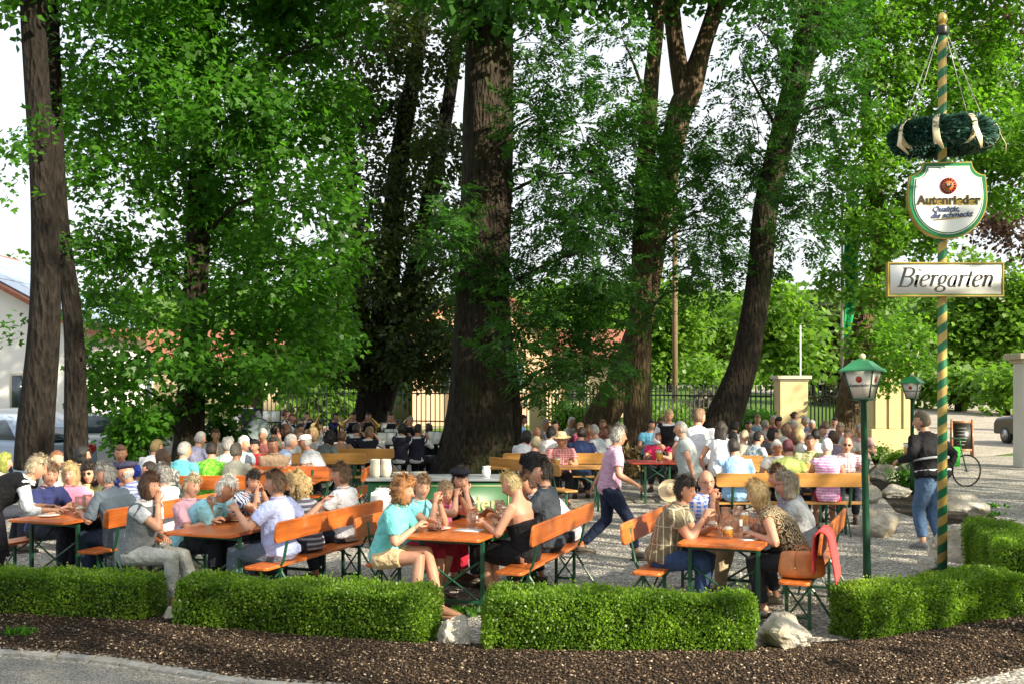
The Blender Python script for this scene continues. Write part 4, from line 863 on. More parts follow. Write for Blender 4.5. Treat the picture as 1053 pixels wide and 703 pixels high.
def inbed():
    k=random.randrange(1,len(fr)-2); t=random.random(); u=random.random(); a=(fr[k][0]*(1-t)+fr[k+1][0]*t,fr[k][1]*(1-t)+fr[k+1][1]*t); b=(bk[k][0]*(1-t)+bk[k+1][0]*t,bk[k][1]*(1-t)+bk[k+1][1]*t)
    u=u*.95-.06; return (a[0]*(1-u)+b[0]*u,a[1]*(1-u)+b[1]*u,.012+.05*math.sin(PI*max(0,min(1,u)))**.7)
scatter('bark_chips',36000,inbed,tintmat('bark_chip',[(0,(.018,.012,.008)),(.5,(.045,.03,.02)),(.9,(.11,.075,.05)),(.97,(.28,.21,.15)),(1,(.45,.38,.28))]),.005,.019,.5,'dark brown bark mulch spread along the box hedges')
def ingrav():
    Y=9.6*math.exp(random.random()*.75); x=(random.random()-.5)*1.0*Y; return (x,Y+.3,.006)
scatter('gravel_pebbles',30000,ingrav,tintmat('pebble',[(0,(.2,.19,.17)),(.5,(.42,.40,.37)),(1,(.68,.66,.62))]),.006,.017,.6,'loose pale gravel covering the beer garden floor')
# ---------------------------------------------------------------- leaves
LT={'maple':(np.array([(0,0,0),(.30,.12,.04),(.52,.42,-.02),(.22,.5,.03),(0,1.0,-.05),(-.22,.5,.03),(-.52,.42,-.02),(-.30,.12,.04)]),[(0,1,2,3),(0,3,4,5),(0,5,6,7)]),
 'oval':(np.array([(0,0,0),(.2,.4,.05),(0,1,0),(-.2,.4,.05)]),[(0,1,2,3)]),
 'wide':(np.array([(0,0,0),(.42,.45,.08),(0,1,0),(-.42,.45,.08)]),[(0,1,2,3)])}
def leafmesh(pos,dirv,nrm,size,kind,tint):
    T,fs=LT[kind]; d=dirv/np.linalg.norm(dirv,axis=1)[:,None]; n_=nrm-d*(nrm*d).sum(1)[:,None]; n_/=np.linalg.norm(n_,axis=1)[:,None]+1e-9; s_=np.cross(d,n_)
    V=pos[:,None,:]+size[:,None,None]*(T[None,:,0:1]*s_[:,None,:]+T[None,:,1:2]*d[:,None,:]+T[None,:,2:3]*n_[:,None,:])
    k=len(T); Fc=(np.arange(len(pos))[:,None,None]*k+np.array(fs)[None]).reshape(-1,4)
    return fastmesh(V.reshape(-1,3),Fc,4,np.repeat(tint,k))
def sprays(blobs,kind,size,dens,seed,clumps=True):
    """blobs: (x,y,z,rx,ry,rz). returns leaf arrays"""
    r=np.random.default_rng(seed); Ps=[];Ds=[];Ns=[];Ss=[];Ts=[]
    for (x,y,z,a,b,h) in blobs:
        per={'maple':7,'oval':13,'wide':8}[kind]
        area=PI*a*h; n=max(4,int(dens*3.2*area/(size*size*(.25 if kind=='oval' else .42))/per))
        u=r.normal(size=(n,3)); u/=np.linalg.norm(u,axis=1)[:,None]; rad=r.uniform(.25,1.08,n)**.55
        # clumping: push into noise pockets
        c=u*rad[:,None]*np.array([a,b,h]); 
        q=c+np.array([x,y,z]); nz=np.array([noise.noise(Vector(p*1.15)) for p in q]); keep=nz>r.uniform(-.5,.10,n); q=q[keep]; u=u[keep]; n=len(q)
        if n==0: continue
        od=u*np.array([1,1,.25])+r.normal(size=(n,3))*.45+np.array([0,0,-.15]); od/=np.linalg.norm(od,axis=1)[:,None]
        tint0=np.clip(r.uniform(0,1,n)*.6+.2+.6*np.array([noise.noise(Vector(p*.8+Vector((9,0,0)))) if False else noise.noise(Vector((p[0]*.8+9,p[1]*.8,p[2]*.8))) for p in q]),0,1)
        up=np.array([0,0,1.0])+r.normal(size=(n,3))*.35; sd=np.cross(od,up); sd/=np.linalg.norm(sd,axis=1)[:,None]; nn=np.cross(sd,od)
        for k in range(per):
            if kind=='oval':
                j=(k+1)//2; sg=0 if k==0 else (1 if k%2 else -1); st_=size*(2.6 if k==0 else (j*.42)); pos=q+od*st_+nn*(-.05*size*j*j*.3); dd=od*(.55 if sg else 1)+sd*sg+np.array([0,0,-.25])
            else:
                t=r.uniform(-1,1,(n,1)); pos=q+od*size*r.uniform(-1.2,1.8,(n,1))+sd*size*1.7*t+nn*size*.7*r.normal(size=(n,1)); dd=od+sd*t*1.2+r.normal(size=(n,3))*.35+np.array([0,0,-.35])
            Ps.append(pos);Ds.append(dd+r.normal(size=(n,3))*.12);Ns.append(nn+r.normal(size=(n,3))*.4);Ss.append(size*r.uniform(.7,1.25,n));Ts.append(np.clip(tint0*.7+r.uniform(0,.3,n),0,1))
    return leafmesh(np.concatenate(Ps),np.concatenate(Ds),np.concatenate(Ns),np.concatenate(Ss),kind,np.concatenate(Ts))
def pb(lst,Y,dY=1.6,f=1.0):   # pixel blobs at distance
    out=[]
    for i,(px,py,r) in enumerate(lst):
        y=Y+((i*37)%7-3)/3*dY; s=F/y; out.append((X(px,y),y,Z(py,y),r/s*f,r/s*1.1,r/s*.85*f))
    return out
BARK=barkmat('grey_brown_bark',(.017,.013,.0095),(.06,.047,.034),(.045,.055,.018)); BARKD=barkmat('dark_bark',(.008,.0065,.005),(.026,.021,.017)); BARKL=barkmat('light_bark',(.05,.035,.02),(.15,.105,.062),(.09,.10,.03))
def smoothpts(pts,n):
    P_=np.array(pts,float); t=np.linspace(0,len(P_)-1,n); out=[]
    for q in t:
        i=min(int(q),len(P_)-2); f=q-i; p0=P_[max(i-1,0)];p1=P_[i];p2=P_[i+1];p3=P_[min(i+2,len(P_)-1)]
        out.append(.5*((2*p1)+(-p0+p2)*f+(2*p0-5*p1+4*p2-p3)*f*f+(-p0+3*p1-3*p2+p3)*f**3))
    return np.array(out)
def trunkmb(mb,pts,m=20,rough=.06,flare=0,seed=0,n=26):
    """pts: (x,y,z,r)"""
    A=smoothpts(pts,n); rings=tube_rings([tuple(a[:3]) for a in A],[max(.008,a[3]) for a in A],m,(1,0,0))
    for i in range(n):
        c_=A[i,:3]
        for j in range(m):
            th=2*PI*j/m; z=A[i,2]
            k=1+rough*noise.noise(Vector((math.cos(th)*2.2+seed,math.sin(th)*2.2,z*.35)))*2+rough*.8*noise.noise(Vector((math.cos(th)*6+seed,math.sin(th)*6,z*.8)))
            if flare: k+=flare*math.exp(-z/ .9)*(.45+.55*math.cos(th*5+seed))*.8+flare*math.exp(-z/2.2)*.4
            rings[i,j]=c_+(rings[i,j]-c_)*k
    mb.loft(rings); return A
def tp(px,py,Y,wpx): s=F/Y; return (X(px,Y),Y,Z(py,Y),wpx/2/s)
def limb(mb,a,b,r0,r1,sag=.3,seed=0):
    a=np.array(a,float);b=np.array(b,float); m_=(a+b)/2+np.array([0,0,sag]); R=np.random.default_rng(seed); m_+=R.normal(size=3)*.15*np.linalg.norm(b-a)*.3
    A=smoothpts([(*a,r0),(*m_,(r0+r1)/2),(*b,r1)],9); mb.tube([tuple(p[:3]) for p in A],[max(.006,p[3]) for p in A],7)
def tree(name,label,trunks,bark,blobs,leafm,kind,size,dens,seed,hi=(),flare=0,group='tall trees of the beer garden',cat='tree',base=None,m=20,branches=True):
    b=base or (trunks[0][0][0],trunks[0][0][1],0)
    r=empty(name,b,0,label,cat,group)
    mb=MB(); As=[]
    for i,t in enumerate(trunks): As.append(trunkmb(mb,t,m,.06,flare if i==0 else 0,seed+i*3,34 if flare else 22))
    allb=list(blobs)+list(hi)
    if branches:
        pts=np.concatenate([A for A in As]); rs=np.random.default_rng(seed)
        for i,bl in enumerate(allb):
            c_=np.array(bl[:3]); d=np.linalg.norm((pts[:,:3]-c_)*np.array([1,1,1.6])+np.array([0,0,1.2]),axis=1); k=int(np.argmin(d)); p=pts[k]
            rr=min(.05,p[3]*.3)
            if i%2==0 or i>=len(blobs): limb(mb,p[:3],c_,rr,.012,.2,seed+i)
            for q in range(3):
                e=c_+rs.normal(size=3)*np.array(bl[3:])*.55; limb(mb,c_*(.7)+p[:3]*.3 if q%2 else c_,e,.012,.005,.1,seed*7+i*5+q)
    o=link('trunk',mb,bark,r); o.location=-Vector(b)
    me=sprays(blobs,kind,size,dens,seed)
    if hi:
        me2=sprays(hi,'wide',size*1.5,dens*.9,seed+1)
        o=link('shading_upper_crown',me2,leafm,r); o.location=-Vector(b)  # mostly above the frame, added for the shade it casts below
    o=link('crown',me,leafm,r); o.location=-Vector(b)
    return r
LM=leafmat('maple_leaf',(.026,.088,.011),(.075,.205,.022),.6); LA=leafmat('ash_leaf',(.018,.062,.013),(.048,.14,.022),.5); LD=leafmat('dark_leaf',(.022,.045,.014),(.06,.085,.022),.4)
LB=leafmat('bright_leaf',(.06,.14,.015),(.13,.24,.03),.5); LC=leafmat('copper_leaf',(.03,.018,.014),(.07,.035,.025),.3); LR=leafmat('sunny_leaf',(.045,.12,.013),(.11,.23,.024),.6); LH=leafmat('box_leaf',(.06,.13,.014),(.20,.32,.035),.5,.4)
def hib(px,Y,z,r,rz=2.5):
    z=max(z,CH+.342*(Y+r*.3)+rz*.85-.2); return (X(px,Y),Y,z,r,r,rz)
# left pair of dark trunks
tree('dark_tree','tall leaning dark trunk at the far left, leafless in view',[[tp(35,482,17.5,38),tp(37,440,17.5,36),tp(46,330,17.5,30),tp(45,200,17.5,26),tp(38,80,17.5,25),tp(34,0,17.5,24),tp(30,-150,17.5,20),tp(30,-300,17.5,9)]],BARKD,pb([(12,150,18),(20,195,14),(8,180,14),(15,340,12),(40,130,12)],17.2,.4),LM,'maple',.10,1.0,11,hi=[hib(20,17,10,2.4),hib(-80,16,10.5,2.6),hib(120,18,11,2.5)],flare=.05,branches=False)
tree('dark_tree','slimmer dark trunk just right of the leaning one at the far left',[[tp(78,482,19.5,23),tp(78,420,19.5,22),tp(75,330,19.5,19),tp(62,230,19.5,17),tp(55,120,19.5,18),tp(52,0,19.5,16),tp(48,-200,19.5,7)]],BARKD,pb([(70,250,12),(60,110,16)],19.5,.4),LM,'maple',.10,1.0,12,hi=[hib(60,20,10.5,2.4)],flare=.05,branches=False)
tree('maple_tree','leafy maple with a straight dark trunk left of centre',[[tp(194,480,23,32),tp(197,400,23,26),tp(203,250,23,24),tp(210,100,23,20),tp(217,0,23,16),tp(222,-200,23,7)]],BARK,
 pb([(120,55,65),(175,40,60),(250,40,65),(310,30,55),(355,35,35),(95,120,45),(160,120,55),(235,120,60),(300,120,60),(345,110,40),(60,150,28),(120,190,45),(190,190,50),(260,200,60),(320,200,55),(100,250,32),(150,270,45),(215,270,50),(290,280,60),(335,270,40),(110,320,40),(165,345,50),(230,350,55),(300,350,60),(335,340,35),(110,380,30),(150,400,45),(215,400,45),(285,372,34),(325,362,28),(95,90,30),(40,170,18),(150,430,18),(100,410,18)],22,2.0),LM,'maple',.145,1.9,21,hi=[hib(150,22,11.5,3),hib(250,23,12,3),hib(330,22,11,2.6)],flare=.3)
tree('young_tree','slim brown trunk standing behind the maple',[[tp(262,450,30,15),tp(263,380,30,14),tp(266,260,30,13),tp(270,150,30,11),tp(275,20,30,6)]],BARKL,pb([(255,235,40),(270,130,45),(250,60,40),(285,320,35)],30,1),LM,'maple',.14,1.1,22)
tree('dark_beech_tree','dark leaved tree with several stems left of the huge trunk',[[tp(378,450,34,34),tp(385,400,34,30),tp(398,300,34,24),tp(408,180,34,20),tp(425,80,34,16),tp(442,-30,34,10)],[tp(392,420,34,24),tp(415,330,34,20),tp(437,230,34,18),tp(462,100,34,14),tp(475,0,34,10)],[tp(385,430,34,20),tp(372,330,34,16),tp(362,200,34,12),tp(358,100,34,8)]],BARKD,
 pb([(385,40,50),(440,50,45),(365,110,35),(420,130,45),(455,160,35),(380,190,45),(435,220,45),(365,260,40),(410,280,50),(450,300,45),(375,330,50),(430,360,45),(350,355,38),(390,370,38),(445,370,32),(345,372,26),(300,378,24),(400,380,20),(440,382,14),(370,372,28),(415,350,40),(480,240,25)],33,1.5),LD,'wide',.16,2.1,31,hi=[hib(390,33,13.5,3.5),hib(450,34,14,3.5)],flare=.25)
tree('giant_ash_tree','huge ash with a broad ridged trunk flaring at the base in the centre',[[tp(490,492,25,78),tp(491,470,25,72),tp(494,400,25,62),tp(497,300,25,53),tp(500,200,25,50),tp(502,100,25,50),tp(503,0,25,48),tp(505,-150,25,30),tp(505,-330,25,12)],[tp(524,480,25.2,20),tp(524,430,25.3,26),tp(519,370,25.3,22),tp(512,300,25.3,18)]],BARK,
 pb([(470,235,28),(455,255,24),(488,280,26),(505,215,22),(470,205,20),(490,25,24),(545,35,40),(575,75,42),(550,120,40),(595,130,45),(540,190,40),(585,200,45),(625,180,40),(560,250,42),(610,255,45),(545,310,45),(590,320,45),(500,320,35),(525,345,35),(640,310,38),(600,375,45),(560,385,30),(612,378,34),(510,285,25)],24,1.6),LA,'oval',.135,1.9,41,hi=[hib(560,24,11,3),hib(480,25,12,3),hib(520,20,10.5,2.5)],flare=.28,m=44)
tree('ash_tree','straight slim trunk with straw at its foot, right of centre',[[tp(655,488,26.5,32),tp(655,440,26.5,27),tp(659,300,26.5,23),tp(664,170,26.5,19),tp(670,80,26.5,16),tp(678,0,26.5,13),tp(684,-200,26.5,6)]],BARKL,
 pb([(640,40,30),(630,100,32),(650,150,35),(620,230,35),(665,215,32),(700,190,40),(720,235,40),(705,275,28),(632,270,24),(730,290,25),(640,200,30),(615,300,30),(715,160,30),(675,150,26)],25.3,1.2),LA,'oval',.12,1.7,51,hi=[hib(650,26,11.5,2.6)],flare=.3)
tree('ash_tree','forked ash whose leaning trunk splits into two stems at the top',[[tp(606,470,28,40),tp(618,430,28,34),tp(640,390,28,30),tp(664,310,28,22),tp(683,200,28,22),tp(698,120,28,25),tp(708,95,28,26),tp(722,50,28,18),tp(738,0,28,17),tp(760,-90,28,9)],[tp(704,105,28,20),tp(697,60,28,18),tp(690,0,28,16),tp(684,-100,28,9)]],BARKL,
 pb([(745,175,38),(720,140,28),(765,215,30),(745,255,35),(722,300,20),(690,120,22),(700,165,30),(660,120,22)],27,1.2),LA,'oval',.125,1.4,52,hi=[hib(700,28,12.5,3),hib(780,28,12.5,2.6)],flare=.1)
tree('ash_tree','leafy ash leaning right, its dark trunk rising behind the long haired woman',[[tp(728,482,25,46),tp(745,430,25,36),tp(766,370,25,28),tp(780,290,25,25),tp(788,210,25,25),tp(812,110,25,26),tp(832,30,25,24),tp(850,-60,25,16)]],BARK,
 pb([(780,30,28),(820,20,40),(860,45,40),(795,85,30),(845,110,42),(775,130,25),(800,165,40),(840,190,38),(780,215,35),(825,240,28),(775,270,28),(805,70,28),(868,100,35),(750,95,18),(760,60,14)],24,1.5),LA,'oval',.13,1.7,53,hi=[hib(830,25,11.5,3)],flare=.15)
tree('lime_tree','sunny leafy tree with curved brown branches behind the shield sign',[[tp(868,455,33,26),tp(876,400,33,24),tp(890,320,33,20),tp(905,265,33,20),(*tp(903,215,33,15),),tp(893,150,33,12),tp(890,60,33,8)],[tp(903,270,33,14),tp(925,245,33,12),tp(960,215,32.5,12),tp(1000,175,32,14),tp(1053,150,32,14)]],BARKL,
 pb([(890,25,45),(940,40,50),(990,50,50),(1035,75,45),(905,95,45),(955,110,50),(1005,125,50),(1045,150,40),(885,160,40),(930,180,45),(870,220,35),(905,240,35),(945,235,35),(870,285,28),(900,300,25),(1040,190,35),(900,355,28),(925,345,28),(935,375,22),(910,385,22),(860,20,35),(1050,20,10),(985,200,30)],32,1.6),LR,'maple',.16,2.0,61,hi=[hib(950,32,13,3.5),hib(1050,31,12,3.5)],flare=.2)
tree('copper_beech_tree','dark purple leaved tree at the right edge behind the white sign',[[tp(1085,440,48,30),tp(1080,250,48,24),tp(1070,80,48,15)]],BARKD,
 pb([(1010,18,25),(1040,35,30),(1060,70,30),(1030,215,28),(1050,240,28),(1015,235,20),(1075,150,60)],47,1.2),LC,'wide',.22,1.4,62)
# bushes and distant trees
def bush(label,px,py,Y,rpx,rpy,lm,seed,size=.10,dens=1.6,name='shrub',group='shrubs along the fence',z0=0,kind='wide',thick=1.0):
    s=F/Y; x=X(px,Y); z=Z(py,Y); rx=rpx/s; rz=rpy/s; r=empty(name,(x,Y,z0),0,label,'tree' if 'tree' in name else 'shrub',group); R=np.random.default_rng(seed)
    bl=[(x+R.uniform(-.5,.5)*rx,Y+R.uniform(-.4,.4)*rx*thick,z+R.uniform(-.5,.45)*rz,rx*R.uniform(.4,.62),rx*.55*thick,rz*R.uniform(.4,.6)) for _ in range(9)]
    o=link('foliage',sprays(bl,kind,size,dens,seed),lm,r); o.location=(-x,-Y,-z0)
    mb=MB(); 
    if 'tree' in name: trunkmb(mb,[(0,0,0,rx*.09+.05),(0,0,(z-z0)*.6,rx*.07+.04),(R.uniform(-.3,.3),0,z-z0+rz*.4,.04)],10,.05,0,seed,8)
    for k in range(5): limb(mb,(R.uniform(-.1,.1)*rx,0,0.0 if 'tree' not in name else (z-z0)*.5),(bl[k][0]-x,bl[k][1]-Y,bl[k][2]-z0),.03+rx*.02,.01,0,seed+k)
    link('trunk' if 'tree' in name else 'stem',mb,BARKD,r)
    return r
bush('dull green shrub behind the man in royal blue, lit yellow from the street',135,452,21,30,28,LM,71,.09)
bush('dark shrub at the foot of the slim trunk by the standing musician',228,448,24,22,20,LA,72,.10)
bush('dark shrub behind the maple trunk at left',160,430,25,22,22,LR,73,.09)
bush('climbing plant on the railing right of the small pillar',583,430,40,26,18,LR,74,.14,1.2)
bush('flowering pale pink and green shrub before the fence between the two right trunks',732,420,36,28,26,leafmat('blossom_leaf',(.10,.12,.06),(.42,.34,.32),.3),75,.12,1.3)
bush('dense dark green bush against the fence left of the large pillar',778,432,31,22,16,LM,76,.11)
bush('bright green bush behind the fence right of the straight trunk',690,428,44,34,28,LB,77,.16)
bush('low green plant in the stone bed beside the gate pier',922,472,27,14,10,LH,78,.07,1.6); bush('small green plant in the stone bed nearest the far lantern',930,492,23,16,12,LM,79,.06,1.6); bush('green plant at the corner of the gate pier',900,462,30,14,9,LR,80,.08,1.6)
dist=[(600,330,90,60,62,'pale green tree beyond the railing behind the leaning fork'),(690,345,95,45,65,'bright green round tree between the straight trunk and the wooden pole'),(735,395,100,40,30,'low bright tree at the foot of the hillside left of the leaning trunk'),(745,335,110,40,40,'light green tree on the slope left of the leaning trunk'),(800,345,60,52,60,'large bright tree behind the large pillar'),(850,350,75,38,75,'dark green tree behind the flagpole'),(950,330,85,50,60,'tall bright tree behind the gate pier'),(930,385,70,34,34,'sunlit bush at the start of the road'),(1000,330,80,50,80,'tall sunny tree right of the striped pole'),(1050,320,78,45,75,'tall sunny tree at the right edge behind the white column'),(985,395,66,36,28,'bright bush beside the road right of the striped pole'),(1035,400,62,34,26,'bright round bush behind the parked red car'),(450,395,60,60,30,'bright hedge like tree behind the band'),(340,400,58,50,30,'sunny tree behind the railing left of the band'),(15,285,75,28,22,'pale tree above the white house roof')]
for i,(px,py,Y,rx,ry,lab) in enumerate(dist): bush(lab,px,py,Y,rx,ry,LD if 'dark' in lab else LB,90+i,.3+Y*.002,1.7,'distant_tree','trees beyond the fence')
# far hillside
q=MB(); v=[];f=[]; nx=60
for i in range(nx+1):
    for j in range(6): 
        x=-260+i*520/nx; v.append((x,150+j*40,(-.5 if j==0 else 6+j*5+4*noise.noise(Vector((x*.02,j,0))))))
q.add(v,[(i*6+j,(i+1)*6+j,(i+1)*6+j+1,i*6+j+1) for i in range(nx) for j in range(5)]); st('hillside',q,GRASSM)
R=np.random.default_rng(3); bl=[(R.uniform(-140,160),R.uniform(130,170),R.uniform(3,9),R.uniform(6,10),6,R.uniform(4,7)) for _ in range(60)]
tag(link('far_wood',sprays(bl,'wide',1.1,1.6,5),LB),'hazy green far wood across the hillside','wood',kind='stuff')
# ---------------------------------------------------------------- hedges
def hedge(a,b,w,h,label,seed,n=30000,end=None):
    a=np.array(a);b=np.array(b); L_=np.linalg.norm(b-a); u=(b-a)/L_; an=math.atan2(u[1],u[0]); c_=(a+b)/2
    r=empty('box_hedge',(c_[0],c_[1],0),an,label,'hedge','clipped box hedges')
    R=np.random.default_rng(seed); 
    def surf(x,y,z): return noise.noise(Vector((x*2.2+seed*9,y*2.2,z*2.2)))*.06+noise.noise(Vector((x*7+seed,y*7,z*7)))*.018
    q=MB(); nx=int(L_/.08); sect=[(-w/2+.10,.0),(-w/2+.10,h-.14),(-w/2+.14,h-.10),(w/2-.14,h-.10),(w/2-.10,h-.14),(w/2-.10,0)]
    q.loft([[(-L_/2+.09+(L_-.18)*i/nx,y+surf(-L_/2+L_*i/nx,y,z),z+(surf(i*.1,y,z) if z>.1 else 0)) for y,z in sect] for i in range(nx+1)]); link('twig_core',q,plain('hedge_inside',(.02,.03,.01),.95,.3,40,0),r)
    fa=np.array([L_*h,L_*h,L_*w,w*h,w*h]); k=R.choice(5,n,p=fa/fa.sum()); s=R.uniform(-.5,.5,n); t=R.uniform(0,1,n)
    x=np.where(k<3,s*L_,np.where(k==3,-L_/2,L_/2)); y=np.where(k==0,-w/2,np.where(k==1,w/2,np.where(k==2,(t-.5)*w,s*w))); z=np.where(k==2,h,t*h)
    nr=np.zeros((n,3)); nr[k==0]=(0,-1,0); nr[k==1]=(0,1,0); nr[k==2]=(0,0,1); nr[k==3]=(-1,0,0); nr[k==4]=(1,0,0)
    p=np.stack([x,y,z],1); 
    # round edges
    lim=np.array([L_/2-.06,w/2-.06]); inner=np.stack([np.clip(x,-lim[0],lim[0]),np.clip(y,-lim[1],lim[1]),np.minimum(z,h-.06)],1); dd=p-inner; ln=np.linalg.norm(dd,axis=1); dd=dd/np.maximum(ln,1e-6)[:,None]; p=inner+dd*np.minimum(ln,.06)[:,None]
    nz=np.array([surf(*q_) for q_ in p]); p=p+dd*(nz-R.uniform(-.012,.07,n)**1)[:,None]
    up_=(R.uniform(0,1,n)<.05)&(p[:,2]>h-.06); p[:,2]+=up_*R.uniform(.015,.05,n)
    gap=np.array([noise.noise(Vector(q_*11)) for q_ in p]); keep=gap>-.32-R.uniform(0,.3,n); p=p[keep]; dd=dd[keep]; n=len(p)
    d=dd*.8+R.normal(size=(n,3))*.6+np.array([0,0,.25])
    tone=np.clip(.35+.5*np.array([noise.noise(Vector(q_*4+np.array([seed,0,0]))) for q_ in p])+R.uniform(-.25,.35,n),0,1)
    link('leaves',leafmesh(p,d,dd+R.normal(size=(n,3))*.5,R.uniform(.016,.03,n),'wide',tone),LH,r)
    return r
hedge((-7.4,11.15),(-3.28,10.3),.44,.43,'long clipped box hedge at the far left',1,60000); hedge((-2.95,10.15),(-.68,9.45),.44,.44,'clipped box hedge in front of the man in lavender blue',2,46000)
hedge((-.2,9.25),(1.93,9.2),.44,.47,'clipped box hedge in front of the striped shirt man, with sunlit patches',3,48000); hedge((2.86,9.6),(4.75,10.6),.42,.43,'clipped box hedge running from the big rock to the right edge',4,46000)
hedge((5.0,10.9),(5.45,12.8),.5,.62,'taller box hedge at the right edge behind the long one',5,40000)
# ---------------------------------------------------------------- rocks
ROCK=None
def rockmat():
    m=bpy.data.materials.new('limestone'); nt=nodes(m); v=tex(nt); n=noi(nt,v,5,8,.7); n2=noi(nt,v,1.6,3)
    c1=ramp(nt,n,[(.3,(.26,.23,.18)),(.5,(.5,.46,.39)),(.7,(.68,.64,.56))]); c1=mix(nt,ramp(nt,n2,[(.45,(0,0,0)),(.6,(.7,.7,.7))]),c1,(.30,.24,.13)); finish(nt,c1,.9,n,.05,spec=.2); return m
ROCK=rockmat()
def rock(px,Y,w,h,label,seed,d=None,z=0):
    bm=bmesh.new(); bmesh.ops.create_icosphere(bm,subdivisions=4,radius=1)
    R=np.random.default_rng(seed); pl=[(Vector(R.normal(size=3)).normalized(),R.uniform(.48,.85)) for _ in range(22)]
    for v in bm.verts:
        c_=v.co.copy(); r_=1.0
        for nn,dd in pl:
            k=c_.dot(nn)
            if k>0: r_=min(r_,dd/max(k,.01)) if k*r_>dd else r_
        r_*=1+.10*noise.noise(c_*2.3+Vector((seed,0,0)))+.05*noise.noise(c_*7)+.025*noise.noise(c_*18); v.co=c_*r_; v.co.x*=w/2*1.25; v.co.y*=(d or w*.7)/2*1.2; v.co.z=v.co.z*h*.72+h*.32
    me=bpy.data.meshes.new('rock'); bm.to_mesh(me); bm.free(); me.polygons.foreach_set('use_smooth',[False]*len(me.polygons))
    o=link('rock',me,ROCK,None,(X(px,Y),Y,z)); o.rotation_euler=(0,0,seed); return tag(o,label,'rock','limestone boulders')
rock(468,9.35,.36,.30,'small pale limestone between the two middle hedges',3); rock(805,9.3,.80,.27,'large jagged pale limestone right of the sunlit hedge',5,.45)
rock(905,16.0,.72,.42,'broad mossy boulder behind the green lantern post',7,.5); rock(985,13.8,.55,.42,'rough grey boulder right of the striped pole base',9); rock(1016,13.6,.55,.5,'smooth tan boulder beside the taller hedge',12,.5)
rock(955,12.9,.4,.25,'small dark boulder at the foot of the striped pole',14); rock(985,18.2,1.2,.45,'long flat pale boulder behind the man in the dark jacket',15,.8); rock(895,20.5,.5,.3,'small boulder at the corner of the stone bed',17); rock(178,10.3,.25,.16,'small stone between the two left hedges',19)
rock(940,24,.8,.5,'grey block in the stone bed near the pier',21); rock(912,25,.6,.4,'grey block left of the other in the stone bed',22); rock(920,21.5,1.0,.25,'flat stone in the planted bed left of the man in the dark jacket',23)
q=MB(); q.add([(X(884,21),19,.012),(X(950,18),17.2,.012),(X(1000,19),18,.012),(X(960,24),25,.012),(X(905,31),31,.012),(X(888,27),27,.012)],[(0,1,2,3,4,5)]); st('planted_bed',q,MULCH)
# grass tufts
def tuft(px,py,w,label,seed):
    Y=F*CH/(py-HY); R=np.random.default_rng(seed); n=260; p=np.stack([R.normal(size=n)*w,R.normal(size=n)*w*.7,np.zeros(n)+.005],1); d=np.stack([R.normal(size=n)*.5,R.normal(size=n)*.5,np.ones(n)],1)
    o=link('weed_clump',leafmesh(p,d,R.normal(size=(n,3)),R.uniform(.04,.1,n),'oval',R.uniform(0,1,n)),LM,None,(X(px,Y),Y,.005)); tag(o,label,'weeds',kind='stuff')
tuft(482,632,.10,'weed tuft by the bare foot at the centre table',1); tuft(1005,521,.22,'weed patch in the gravel right of the flat pale boulder',2); tuft(1015,530,.1,'smaller weed patch near the right edge',3); tuft(20,655,.06,'weed in the mulch at lower left',4)
# ---------------------------------------------------------------- straw heap at tree foot
R=np.random.default_rng(8); n=3500; th=R.uniform(0,6.28,n); rr=.35+np.abs(R.normal(size=n))*.2; p=np.stack([np.cos(th)*rr,np.sin(th)*rr,np.maximum(.02,R.uniform(0,.75,n)*np.exp(-(rr-.35)*4))],1)
tag(link('straw_heap',leafmesh(p,R.normal(size=(n,3))*.6+np.array([0,0,.5]),R.normal(size=(n,3)),R.uniform(.08,.2,n),'oval',R.uniform(0,1,n)),tintmat('straw_stalk',[(0,(.2,.14,.06)),(1,(.55,.42,.2))]),None,(X(660,26.2),26.2,0)),'heap of dry straw around the foot of the straight slim trunk','straw',kind=None)
# ---------------------------------------------------------------- signs, poles, lanterns
def textmesh(txt,size,shear=0,offset=0,extrude=.002,spacing=1.0):
    cu=bpy.data.curves.new('t','FONT'); cu.body=txt; cu.size=size; cu.shear=shear; cu.offset=offset; cu.extrude=extrude; cu.align_x='CENTER'; cu.align_y='CENTER'; cu.space_character=spacing
    o=bpy.data.objects.new('t',cu); COL.objects.link(o); dg=bpy.context.evaluated_depsgraph_get(); me=bpy.data.meshes.new_from_object(o.evaluated_get(dg),depsgraph=dg); bpy.data.objects.remove(o); me.materials.clear(); return me
def place(o,x,y,z,rz=0): o.location=(x,y,z); o.rotation_euler=(PI/2,0,rz); return o
BLACKP=plain('black_paint',(.012,.012,.012),.4,.1,5,0); GOLD=plain('gold_paint',(.55,.38,.10),.3,.15,9,0,metal=.7); SIGNW=plain('sign_white',(.82,.83,.84),.35,.03,3,0); REDP=plain('red_paint',(.42,.035,.015),.4,.1,9,0); GRP=plain('glossy_green_paint',(.015,.17,.06),.3,.15,6,0); DGR=plain('dark_green_paint',(.01,.06,.03),.35,.1,6,0)
